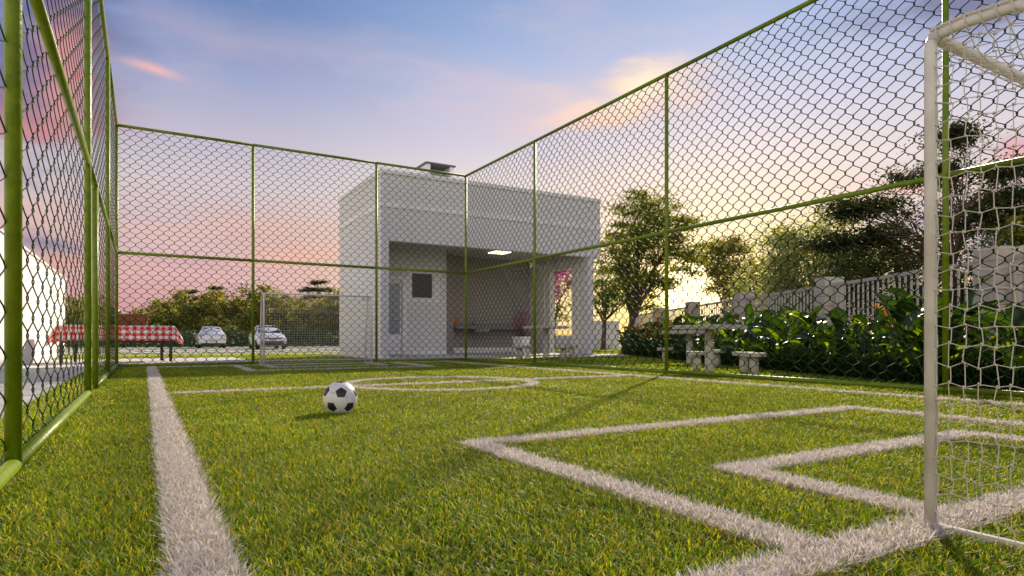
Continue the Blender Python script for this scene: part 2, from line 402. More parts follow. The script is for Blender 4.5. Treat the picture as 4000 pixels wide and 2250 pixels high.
# denser white painted grass
rep=2; wx=np.repeat(wx,rep)+rng.normal(0,0.012,len(wx)*rep); wy=np.repeat(wy,rep)+rng.normal(0,0.012,len(wy)*rep); wdd=np.repeat(wdd,rep)
ok=inline(wx,wy,0.006); wx,wy,wdd=wx[ok],wy[ok],wdd[ok]
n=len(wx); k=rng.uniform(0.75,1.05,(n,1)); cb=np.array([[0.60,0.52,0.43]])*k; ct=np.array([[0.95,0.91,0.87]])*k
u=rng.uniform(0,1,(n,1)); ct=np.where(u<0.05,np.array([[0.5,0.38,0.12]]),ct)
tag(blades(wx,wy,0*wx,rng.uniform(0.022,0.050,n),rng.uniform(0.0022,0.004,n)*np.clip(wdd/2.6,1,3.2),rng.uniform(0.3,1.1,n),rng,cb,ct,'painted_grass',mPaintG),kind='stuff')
# lawns outside the cage
def lawn(name,rects,den,rg,test=None,Ls=(0.02,0.045)):
    ps=[]
    for r in rects:
        a=(r[2]-r[0])*(r[3]-r[1]); nn=int(a*den); ps.append(np.stack([rg.uniform(r[0],r[2],nn),rg.uniform(r[1],r[3],nn)],1))
    p=np.concatenate(ps); x,y=p[:,0],p[:,1]
    if test is not None: k=test(x,y); x,y=x[k],y[k]
    n=len(x); cb,ct=grasscols(n,x,y,rg); d=np.hypot(x,y)
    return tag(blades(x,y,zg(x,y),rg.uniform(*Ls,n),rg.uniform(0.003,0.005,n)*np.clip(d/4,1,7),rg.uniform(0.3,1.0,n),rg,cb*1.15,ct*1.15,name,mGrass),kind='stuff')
lawn('lawn_grass',[(XR+0.1,2.0,9,8),(XR+0.1,8,13,13.3)],1500,rng)
lawn('lawn_grass',[(2.1,12.9,4.8,14.45),(2.1,15.1,4.8,21.8),(-1.9,17.95,2.1,21.8),(11.6,15.6,20,24)],500,rng,lambda x,y:~((x>-1.9)&(x<-1.9)))
lawn('lawn_grass',[(-10,24.2,20,28)],160,rng,Ls=(0.03,0.05))
lawn('lawn_grass',[(-0.62,1.2,-0.43,6.2),(-0.62,6.2,-0.43,12.7)],5200,rng,Ls=(0.03,0.09))

# ---------------------------------------------------------------- chain link cage
def wire_panel(w,z0,z1,s,seed,wr=0.0049):
    b=MB(); rg=random.Random(seed); T=0.16; n=int(w/s); s=w/n; Aw=s/2+0.004
    for i in range(n):
        c=(i+0.5)*s; pts=[]; z=z0; ph=0 if i%2==0 else 1
        k=0; jx=rg.uniform(-.002,.002)
        while z<z1:
            sg=1 if (k+ph)%2==0 else -1
            for zz,fx,dy in ((-0.011,1.0,-0.6),(0.011,1.0,0.6),(0.026,0.55,1.0),(0.054,-0.55,1.0)):
                zq=z+zz
                if zq>z1: break
                pts.append((c+jx+sg*Aw*fx+rg.uniform(-.0015,.0015),sg*dy*0.0055,zq+rg.uniform(-.0015,.0015)))
            z+=T/2; k+=1
        b.tube(pts,wr,4,cap=False)
    return b
def fence(name,label,P0,P1,posts,rails_gap=(),out=1,seed=1,s=0.0825,wr=0.0049):
    """posts: list of distances along P0->P1. one thing"""
    P0=Vector((*P0,0)); P1=Vector((*P1,0)); dv=(P1-P0); Ln=dv.length; rz=math.atan2(dv.y,dv.x)
    R=empty(name,P0,rz,label,'fence')
    r=0.026; TOP=4.147; MID=1.971; BOT=0.045
    for i,p in enumerate(posts):
        if p[1]=='n': continue
        b=MB(); b.tube([(p[0],0,-0.05),(p[0],0,TOP if p[1]=='f' else MID)],r,18); b.build('post',mGreen,R)
    full=[p[0] for p in posts if p[1]!='h']; 
    for a,c in zip(full[:-1],full[1:]):
        b=MB(); b.tube([(a,0,TOP),(c,0,TOP)],r,18); b.build('top_rail',mGreen,R)
        b=MB(); b.tube([(a,0,MID),(c,0,MID)],r,18); b.build('middle_rail',mGreen,R)
    allp=[p[0] for p in posts]
    for a,c in zip(allp[:-1],allp[1:]):
        gate=any(abs(a-g)<1e-6 for g in rails_gap)
        if not gate:
            b=MB(); b.tube([(a,0,BOT),(c,0,BOT)],r,18); b.build('bottom_rail',mGreen,R)
        wb=wire_panel(c-a-0.05,MID if gate else BOT,TOP,s,seed+int(a*10),wr)
        o=wb.build('wire_mesh',mWire,R); o.location=(a+0.025,0.022*out,0)
    return R
fence('chain_link_fence','tall green chain link fence at the far end behind the small white goal',(XL,YB),(XR,YB),[(0,'f'),(2.175,'f'),(4.565,'f'),(XR-XL,'n')],seed=3)
fence('chain_link_fence','tall green chain link fence along the right side of the pitch before the garden',(XR,YB),(XR,-1.0),[(0,'f'),(2.87,'f'),(6.26,'f'),(9.755,'f'),(13.65,'f')],seed=50)
fence('chain_link_fence','green chain link fence close on the left side with a doorway gap',(XL,YB),(XL,-1.0),[(0.0,'n'),(2.99,'f'),(5.41,'h'),(6.34,'f'),(9.80,'f'),(13.65,'f')],rails_gap=(5.41,),out=-1,seed=90,s=0.15,wr=0.0029)

# ---------------------------------------------------------------- goals
def goal(name,label,X0,X1,Yf,sgn,HT,rope):
    """front frame at Yf, net goes back in direction sgn"""
    R=empty(name,((X0+X1)/2,Yf,0),0,label,'soccer goal',None)
    hx=(X1-X0)/2; r=0.0145 if True else 0
    prof=[(0,HT-0.005),(0.08,HT+0.0),(0.19,HT-0.008),(0.245,HT-0.035),(0.275,HT-0.10),(0.30,HT-0.25),(0.36,HT*0.5),(0.42,0.02)]
    for s in (-1,1):
        b=MB(); b.tube([(s*hx,0,-0.03),(s*hx,0,HT-0.05),(s*hx,0,HT-0.022),(s*(hx-0.010),0,HT-0.008),(s*(hx-0.03),0,HT)],r,20); b.build('post',mGoal,R)
        b=MB(); b.tube([(s*hx,sgn*q[0],q[1]) for q in prof],0.0125,14); b.build('support_bar',mGoal,R)
        b=MB(); b.box((s*hx-0.008,min(sgn*0.012,sgn*0.43),0.0),(s*hx+0.008,max(sgn*0.012,sgn*0.43),0.03)); b.build('ground_bar',mGoal,R)
    b=MB(); b.tube([(-hx+0.03,0,HT),(hx-0.03,0,HT)],r,20); b.build('crossbar',mGoal,R)
    b=MB(); b.tube([(-hx,sgn*0.42,0.02),(hx,sgn*0.42,0.02)],0.012,12); b.build('rear_bar',mGoal,R)
    rg=random.Random(5); b=MB(); sr=0.00125 if rope else 0.0019; cell=0.045; cz=0.047
    # arc-length samples of profile
    pts=[Vector((0,q[0],q[1])) for q in prof]; L=[0]
    for i in range(1,len(pts)): L.append(L[-1]+(pts[i]-pts[i-1]).length)
    def at(s):
        for i in range(1,len(L)):
            if s<=L[i]+1e-9:
                t=(s-L[i-1])/(L[i]-L[i-1]); return pts[i-1].lerp(pts[i],t)
        return pts[-1]
    nx=int(2*hx/cell); ns=int(L[-1]/cell)
    jit={}
    def node(i,k):
        if (i,k) not in jit:
            q=at(L[-1]*k/ns); xx=-hx+2*hx*i/nx
            edge=min(i,nx-i)/nx*2
            sag=0.10*math.sin(math.pi*min(1,max(0,L[-1]*k/ns/0.55)))*min(1,edge*5) if L[-1]*k/ns<0.55 else 0
            e=0 if i in (0,nx) or k in (0,ns) else 0.007
            jit[(i,k)]=(xx+rg.uniform(-e,e),sgn*(q.y-0.02)-sgn*sag*0.3,q.z-sag+rg.uniform(-e,e)-0.006)
        return jit[(i,k)]
    for i in range(nx+1): b.tube([node(i,k) for k in range(ns+1)],sr,4,cap=False)
    for k in range(ns+1): b.tube([node(i,k) for i in range(nx+1)],sr,4,cap=False)
    # side panels
    cy=0.0325 if rope else cell
    for s in (-1,1):
        ny=int(0.43/cy); zz=[0.012+cz*j for j in range(int((HT-0.01)/cz)+1)]
        def ylim(z):
            for i in range(1,len(prof)):
                if prof[i][1]<=z<=prof[i-1][1]: 
                    t=(z-prof[i][1])/max(1e-6,prof[i-1][1]-prof[i][1]); return prof[i][0]+(prof[i-1][0]-prof[i][0])*t
            return 0.2
        J=[[ (rg.uniform(-.003,.003),rg.uniform(-.004,.004)) for _ in zz] for _ in range(ny+1)]
        def nd(i,j):
            st=0.004*(1 if (i+j)%2 else -1)
            yy=0.016+(i*cy)
            drop=0.35*i*cy*((zz[j]/HT)-0.3)*(1 if rope else 0.0)*-0.25
            return (s*(hx+0.004)+J[i][j][0]*0.8, sgn*(yy+J[i][j][0]), zz[j]+J[i][j][1]+st+drop)
        for i in range(ny+1):
            q=[nd(i,j) for j in range(len(zz)) if 0.016+i*cy<=ylim(zz[j])+0.01]
            # vertical cords step slightly at each knot
            p=[]
            for a in range(len(q)):
                v=Vector(q[a]); dx=0.0025 if a%2 else -0.0025
                p+= [v+Vector((0,dx*sgn,-0.004)),v+Vector((0,-dx*sgn,0.004))]
            if len(p)>3: b.tube(p,sr,5 if rope else 3,cap=False)
        for j in range(len(zz)):
            q=[nd(i,j) for i in range(ny+1) if 0.016+i*cy<=ylim(zz[j])+0.02]
            if len(q)>1: b.tube([(q[0][0],sgn*0.004,q[0][2])]+q,sr,5 if rope else 3,cap=False)
            if rope:
                for v in q:
                    v=Vector(v); b.tube([v+Vector((0.001*s,-0.003,-0.003)),v+Vector((0.002*s,0.002,0.003)),v+Vector((0,0.004,-0.002))],0.0022,5)
    b.build('net',mNet,R)
    if rope:
        for s in (-1,1):
            b=MB()
            for ph in (0,math.pi*2/3,math.pi*4/3):
                p=[]
                for i in range(90):
                    t=i/89*0.26; q=at(t+0.0); a=ph+i*0.75
                    p.append((s*(hx+0.004)+0.0032*math.cos(a),sgn*q.y,q.z+0.0165+0.0032*math.sin(a)))
                b.tube(p,0.0030,6)
            b.build('rope',mNet,R)
            for i in range(9):
                b=MB(); yy=0.02+i*0.0325
                if yy>0.25: break
                q=at(yy)
                b.tube([(s*hx+0.0175*math.cos(a),sgn*(q.y+0.002*math.sin(2*a)),q.z+0.0195*math.sin(a)) for a in [k*math.pi/7 for k in range(14)]],0.0018,5,closed=True)
                b.build('tie_cord',mNet,R)
    return R
goal('soccer_goal','small white goal in the near right corner with knotted cord side net',1.742,3.77,0.845,-1,1.277,True)
goal('soccer_goal','small white goal standing at the far end before the green fence',1.82,3.76,11.72,1,1.302,False)

# ---------------------------------------------------------------- ball
def ball():
    g=(1+5**.5)/2
    V=[Vector(v).normalized() for v in [(-1,g,0),(1,g,0),(-1,-g,0),(1,-g,0),(0,-1,g),(0,1,g),(0,-1,-g),(0,1,-g),(g,0,-1),(g,0,1),(-g,0,-1),(-g,0,1)]]
    Fc=[(0,11,5),(0,5,1),(0,1,7),(0,7,10),(0,10,11),(1,5,9),(5,11,4),(11,10,2),(10,7,6),(7,1,8),(3,9,4),(3,4,2),(3,2,6),(3,6,8),(3,8,9),(4,9,5),(2,4,11),(6,2,10),(8,6,7),(9,8,1)]
    # frame: vertex 0 towards viewer tilted up, vertex 11 up
    z=V[0]; x=(V[11]-z*V[11].dot(z)).normalized(); y=z.cross(x)
    cd_=(Vector((0,0,0.5))-Vector((1.105,4.10,0.11))).normalized()
    rt=Vector((CA,-SA,0)); up=cd_.cross(rt) if cd_.cross(rt).z>0 else -cd_.cross(rt)
    t=rad(20); zz=(cd_*math.cos(t)+up*math.sin(t)+rt*0.05).normalized(); xx=(up-zz*up.dot(zz)).normalized(); yy=zz.cross(xx)
    Mx=Matrix((x,y,z)); B=Matrix((xx,yy,zz)).transposed()
    R=B@Mx
    n=24; b=MB(); rr=0.11
    def hfun(a,c,e):
        q=sorted((a,c,e),reverse=True)
        dp=abs(q[0]-2/3)                       # pentagon edge
        dh=q[2] if q[0]<2/3 else 9             # hexagon-hexagon edge
        dd=min(dp,dh); return rr-0.0016*math.exp(-(dd/0.022)**2)
    for f in Fc:
        A_,B_,C_=[V[i] for i in f]; idx={}; vs=[]
        for i in range(n+1):
            for j in range(n+1-i):
                k=n-i-j; p=(A_*i+B_*j+C_*k).normalized()
                idx[(i,j)]=len(vs); vs.append(R@p*hfun(i/n,j/n,k/n))
        for i in range(n):
            for j in range(n-i):
                tris=[((i,j),(i+1,j),(i,j+1))]
                if i+j<n-1: tris.append(((i+1,j),(i+1,j+1),(i,j+1)))
                for t3 in tris:
                    ci=sum(q[0] for q in t3)/3/n; cj=sum(q[1] for q in t3)/3/n; ck=1-ci-cj
                    mi=1 if max(ci,cj,ck)>2/3 else 0
                    b.add([vs[idx[q]] for q in t3],[(0,1,2)],mi,True)
    mw=mat('ball_white_leather',(0.78,0.77,0.74),0.4,c2=(0.42,0.34,0.22),vscale=18,thr=(0.56,0.74),bump=0.15,bscale=300)
    mk=mat('ball_black_leather',(0.018,0.018,0.022),0.45,c2=(0.09,0.075,0.06),vscale=30,thr=(0.58,0.75),bump=0.15,bscale=300)
    o=b.build('soccer_ball',[mw,mk]); o.location=(1.105,4.10,0.112)
    import bmesh
    bm=bmesh.new(); bm.from_mesh(o.data); bmesh.ops.remove_doubles(bm,verts=bm.verts,dist=1e-5); bmesh.ops.recalc_face_normals(bm,faces=bm.faces); bm.to_mesh(o.data); bm.free()
    tag(o,'scuffed black and white soccer ball lying on the grass','ball')
ball()

# ---------------------------------------------------------------- kiosk
def kiosk():
    R=empty('barbecue_kiosk',(8.15,16.3,0),0,'white rendered flat-roofed kiosk with an open kitchen and roof chimney','building')
    def P(b,name,m,parent=None,bev=0):
        o=b.build(name,m,parent or R); o.location=(-8.15,-16.3,0) if parent is None else (0,0,0); return o
    X0,X1,Y0,Y1=4.87,11.45,14.45,18.16; T=0.19; FZ=0.06; C=3.05
    b=MB(); b.box((X0,Y0,0),(X0+T,Y1,4.45)); P(b,'side_wall',mStucco)
    b=MB(); b.box((X0+T,Y1-T,0),(11.03,Y1,4.45)); P(b,'back_wall',mStucco)
    b=MB(); b.box((X0+T,Y0,2.85),(X1,Y0+0.2,4.45)); P(b,'facade_wall',mStucco)
    b=MB(); b.box((X1-T,Y0+0.2,2.85),(X1,Y1,4.45)); P(b,'facade_wall',mStucco)
    # right side piers
    b=MB(); b.box((11.03,Y0+0.02,0),(11.22,14.75,2.848)); b.box((11.06,14.75,0),(11.22,14.97,2.848)); b.box((11.02,14.97,0),(11.22,15.26,2.848)); P(b,'column',mStucco)
    b=MB(); b.box((11.03,16.45,0),(11.22,Y1,2.848)); b.box((11.0,16.72,0),(11.03,17.6,2.848)); P(b,'column',mStucco)
    b=MB(); b.box((11.03,15.26,2.62),(11.22,16.45,2.848)); P(b,'beam',mStucco)
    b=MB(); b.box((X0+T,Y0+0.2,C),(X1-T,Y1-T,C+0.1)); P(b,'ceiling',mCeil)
    b=MB(); b.box((X0-0.03,Y0-0.03,4.452),(X1+0.03,Y1+0.03,4.552)); P(b,'parapet_cap',mTrim)
    b=MB(); b.box((X0-0.025,Y0-0.025,3.645),(X1+0.025,Y1+0.025,3.77),0); P(b,'cornice_band',mTrim)
    b=MB(); b.box((X0+T,Y0+0.01,0.0),(11.03,Y1-T,FZ)); P(b,'floor',mConc)
    # inner washroom wall
    YW=16.2; XW=7.36
    dX0,dX1=5.30,6.10; wx0,wx1,wz0,wz1=6.30,6.98,1.62,2.30
    wb=MB()
    wb.box((X0+T,YW,FZ),(dX0,YW+0.15,C)); wb.box((dX0,YW,2.13),(dX1,YW+0.15,C)); wb.box((dX1,YW,FZ),(wx0,YW+0.15,C)); wb.box((wx0,YW,FZ),(wx1,YW+0.15,wz0)); wb.box((wx0,YW,wz1),(wx1,YW+0.15,C)); wb.box((wx1,YW,FZ),(XW,YW+0.15,C))
    P(wb,'inner_wall',mStucco)
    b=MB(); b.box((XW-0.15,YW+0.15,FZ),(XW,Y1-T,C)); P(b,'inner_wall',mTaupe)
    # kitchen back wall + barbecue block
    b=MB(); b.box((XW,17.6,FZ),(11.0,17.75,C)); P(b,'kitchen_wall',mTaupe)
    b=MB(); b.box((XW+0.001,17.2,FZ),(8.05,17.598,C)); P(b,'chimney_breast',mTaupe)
    b=MB(); b.box((7.40,17.19,1.06),(7.78,17.199,1.42)); nb=P(b,'fire_opening',mat('fire_brick',(0.55,0.24,0.08),0.8,c2=(0.2,0.08,0.03),vscale=5))
    b=MB(); b.box((8.06,17.588,FZ),(10.99,17.599,0.22)); P(b,'skirting',mTrim)
    b=MB(); b.box((6.19,YW-0.015,FZ),(XW,YW-0.001,0.2)); P(b,'skirting',mTrim)
    # door
    D=MB(); D.box((dX0+0.05,YW+0.03,FZ+0.01),(dX1-0.05,YW+0.07,0.62)); D.box((dX0+0.05,YW+0.03,0.62),(dX0+0.11,YW+0.07,2.08)); D.box((dX1-0.11,YW+0.03,0.62),(dX1-0.05,YW+0.07,2.08)); D.box((dX0+0.11,YW+0.03,2.0),(dX1-0.11,YW+0.07,2.08))
    d=P(D,'door',mTrim)
    b=MB(); b.box((dX0+0.11,YW+0.04,0.62),(dX1-0.11,YW+0.06,2.0)); P(b,'glass_pane',mFrost,d)
    b=MB(); b.tube([(5.72,YW-0.02,1.02),(6.0,YW-0.02,1.02)],0.014,10); b.tube([(5.98,YW-0.02,1.02),(5.98,YW+0.03,1.02)],0.01,8); P(b,'handle',mChrome,d)
    b=MB(); b.box((dX0-0.06,YW-0.02,FZ),(dX0+0.05,YW-0.001,2.19)); b.box((dX1-0.05,YW-0.02,FZ),(dX1+0.08,YW-0.001,2.19)); b.box((dX0+0.05,YW-0.02,2.08),(dX1-0.05,YW-0.001,2.19)); P(b,'door_frame',mTrim)
    # window
    b=MB(); b.box((wx0-0.13,YW-0.03,wz0-0.14),(wx0+0.02,YW-0.001,wz1+0.14)); b.box((wx1-0.02,YW-0.03,wz0-0.14),(wx1+0.15,YW-0.001,wz1+0.14)); b.box((wx0+0.02,YW-0.03,wz0-0.14),(wx1-0.02,YW-0.001,wz0+0.01)); b.box((wx0+0.02,YW-0.03,wz1-0.01),(wx1-0.02,YW-0.001,wz1+0.14))
    w=P(b,'window',mTrim)
    b=MB(); b.box((wx0+0.02,YW+0.01,wz0+0.01),(wx1-0.02,YW+0.02,wz1-0.01)); P(b,'glass_pane',mGlass,w)
    fr=MB(); fr.box((wx1-0.06,YW-0.008,wz0+0.012),(wx1-0.021,YW+0.009,wz1-0.012)); P(fr,'frame',mTrim,w)
    # counter
    mGran=mat('grey_granite',(0.30,0.30,0.33),0.35,c2=(0.12,0.12,0.14),vscale=120,thr=(0.45,0.55))
    b=MB(); b.box((8.052,17.05,0.80),(10.85,17.598,0.88)); c=P(b,'counter',mGran)
    b=MB(); b.box((8.052,17.57,0.882),(10.85,17.597,0.98)); P(b,'backsplash',mGran,c)
    b=MB(); b.box((8.7,17.08,0.70),(9.2,17.5,0.798)); b.box((8.85,17.06,0.58),(8.89,17.10,0.70)); P(b,'sink',mChrome,c)
    b=MB(); b.tube([(8.85,17.45,0.88),(8.85,17.45,1.08),(8.85,17.40,1.13),(8.85,17.33,1.12),(8.85,17.31,1.07)],0.013,10); P(b,'faucet',mChrome,c)
    # lamp
    b=MB(); b.box((8.8,15.9,C-0.022),(9.3,16.4,C-0.001)); P(b,'ceiling_lamp',mat('lamp_panel',(0.9,0.85,0.7),0.4,emit=((1.0,0.86,0.55),2.5)))
    # chimney
    b=MB(); x0,x1,y0,y1=6.53,7.31,15.63,16.2
    b.box((x0,y0,C+0.1),(x1,y1,4.9)); b.box((x0,y0,4.9),(x0+0.1,y1,5.19)); b.box((x1-0.1,y0,4.9),(x1,y1,5.19)); b.box((x0+0.1,y1-0.08,4.9),(x1-0.1,y1,5.19))
    ch=P(b,'chimney',mTrim)
    b=MB(); b.box((x0-0.05,y0-0.05,5.192),(x1+0.05,y1+0.05,5.232)); P(b,'chimney_cap',mat('slate_cap',(0.12,0.12,0.12),0.6),ch)
    b=MB(); b.box((X0+T,Y0+0.2,4.0),(X1-T,Y1-T,4.1)); P(b,'roof',mConc)
    return R
kiosk()
# things in the kiosk
mWood=mat('warm_wood',(0.50,0.22,0.07),0.55,c2=(0.34,0.13,0.04),vscale=9)
b=MB(); b.lathe([(0.0,-0.012),(0.125,-0.012),(0.13,-0.006),(0.13,0.006),(0.125,0.012),(0.0,0.012)],28)
o=b.build('cutting_board',mWood); o.location=(8.24,17.50,1.005); o.rotation_euler=(rad(80),0,rad(5)); tag(o,'round wooden cutting board leaning on the wall at the left end of the granite counter','cutting board')
def potted():
    R=empty('potted_plant',(9.36,15.42,0.06),0.3,'white square planter with a bushy plant of small magenta flowers','potted plant')
    b=MB(); hb,ht,h=0.14,0.185,0.50
    vs=[(-hb,-hb,0),(hb,-hb,0),(hb,hb,0),(-hb,hb,0),(-ht,-ht,h),(ht,-ht,h),(ht,ht,h),(-ht,ht,h),(-ht+.03,-ht+.03,h),(ht-.03,-ht+.03,h),(ht-.03,ht-.03,h),(-ht+.03,ht-.03,h),(-ht+.03,-ht+.03,h-.05),(ht-.03,-ht+.03,h-.05),(ht-.03,ht-.03,h-.05),(-ht+.03,ht-.03,h-.05)]
    b.add(vs,[(3,2,1,0),(0,1,5,4),(1,2,6,5),(2,3,7,6),(3,0,4,7),(4,5,9,8),(5,6,10,9),(6,7,11,10),(7,4,8,11),(8,9,13,12),(9,10,14,13),(10,11,15,14),(11,8,12,15),(12,13,14,15)]); b.build('pot',mTrim,R)
    rg=np.random.default_rng(3)
    b=MB()
    for i in range(16):
        a=rg.uniform(0,6.28); r=rg.uniform(0.05,0.33); hh=rg.uniform(0.55,1.25)
        b.tube([(0.04*math.cos(a),0.04*math.sin(a),0.45),(r*0.5*math.cos(a),r*0.5*math.sin(a),0.45+hh*0.35),(r*math.cos(a),r*math.sin(a),0.45+hh*0.62)],[0.006,0.004,0.002],5)
    b.build('stem',mStem,R)
    def cloud(name,n,size,m,c,rad_):
        a=rg.uniform(0,6.28,n); rr=np.sqrt(rg.uniform(0,1,n))*rad_; z=rg.uniform(0.48,1.22,n); rr*=np.sin(np.clip((z-0.40)/0.95,0,1)*np.pi)**0.5
        return leafmesh(name,np.stack([rr*np.cos(a),rr*np.sin(a),z],1),size,m,c,rg,R)
    cloud('foliage',900,0.035,mLeaf,(0.06,0.11,0.02),0.30); cloud('blossom',520,0.05,mLeafPink,(0.60,0.05,0.34),0.30)
def leafmesh(name,Pn,size,m,c,rg,parent=None,upb=0.3,cvar=0.35,aspect=0.5,c2=None,mix=0.3):
    n=len(Pn); d=rg.normal(0,1,(n,3)); d[:,2]*=0.6; d/=np.linalg.norm(d,axis=1,keepdims=True)
    nn=rg.normal(0,1,(n,3)); nn[:,2]+=upb*3; s=np.cross(d,nn); s/=np.linalg.norm(s,axis=1,keepdims=True)+1e-9
    L=size*rg.uniform(0.6,1.3,(n,1)); w=L*aspect
    V=np.stack([Pn-d*L*0.5,Pn+s*w*0.5,Pn+d*L*0.5,Pn-s*w*0.5],1)
    k=rg.uniform(1-cvar,1+cvar,(n,1)); C=np.array([c])*k
    if c2 is not None: C=np.where(rg.uniform(0,1,(n,1))<mix,np.array([c2])*k,C)
    C=np.repeat(C[:,None,:],4,1)
    Fq=np.arange(n)[:,None]*4+np.array([[0,1,2,3]])
    return npmesh(name,V.reshape(-1,3),Fq,np.zeros((0,3),int),C.reshape(-1,3),m,parent)
mLeafPink=mat('pink_blossom',(0.6,0.1,0.35),0.6,attr=True,trans=0.4,tcol=(1.2,1.0,1.2))
potted()

# ---------------------------------------------------------------- concrete tables and stools
def ctable(loc,h,side,label):
    R=empty('concrete_table',loc,0,label,'table','concrete garden tables')
    b=MB(); s=side/2; b.box((-s,-s,h-0.065),(s,s,h),bev=0.012); b.build('tabletop',mStone,R)
    b=MB(); b.lathe([(0.066,-0.03),(0.063,0.0),(0.063,h-0.066)],24); b.build('leg',mStone,R); return R
ctable((7.158,6.479,0),0.70,0.76,'nearest concrete table with a square top in front of the broad-leaved hedge')
ctable((9.10,8.72,0),0.655,0.76,'concrete table half hidden behind the nearest table beside the garden hedge')
ctable((8.677,13.118,0),0.815,0.86,'concrete table on the lawn in front of the open kiosk kitchen')
def stool0():
    R=empty('concrete_stool',(0,0,0),0,'','stool','round concrete stools')
    b=MB(); b.lathe([(0.150,0.255),(0.160,0.262),(0.160,0.302),(0.154,0.31)],32,smooth=False); b.build('seat',mStone,R)
    b=MB(); b.lathe([(0.062,-0.03),(0.060,0.254)],24); b.build('leg',mStone,R); return R
s0=stool0()
for i,(x_,y_,sc,lb) in enumerate([(7.164,6.722,1,'concrete stool on the left side of the nearest table by the fence post'),
 (7.086,5.638,1,'nearest concrete stool right of the tables against the dark hedge'),
 (7.428,6.085,1,'concrete stool half hidden just behind the nearest stool on the right'),
 (8.464,7.493,1.0,'concrete stool behind the leg of the nearest table'),
 (9.144,9.430,1.02,'farthest concrete stool of the hedge tables left of the fence post'),
 (7.363,12.195,1.1,'concrete stool in front of the white flower planter'),
 (8.55,13.75,1.1,'concrete stool behind the fence post left of the kiosk table leg'),
 (8.211,11.697,1.1,'front concrete stool right of the kiosk table leg'),
 (9.350,12.959,1.1,'rear concrete stool right of the kiosk table before the white column')]):
    o=s0 if i==0 else copy_tree(s0)
    o.location=(x_,y_,0); o.scale=(sc,sc,sc); o.rotation_euler.z=i; o['label']=lb

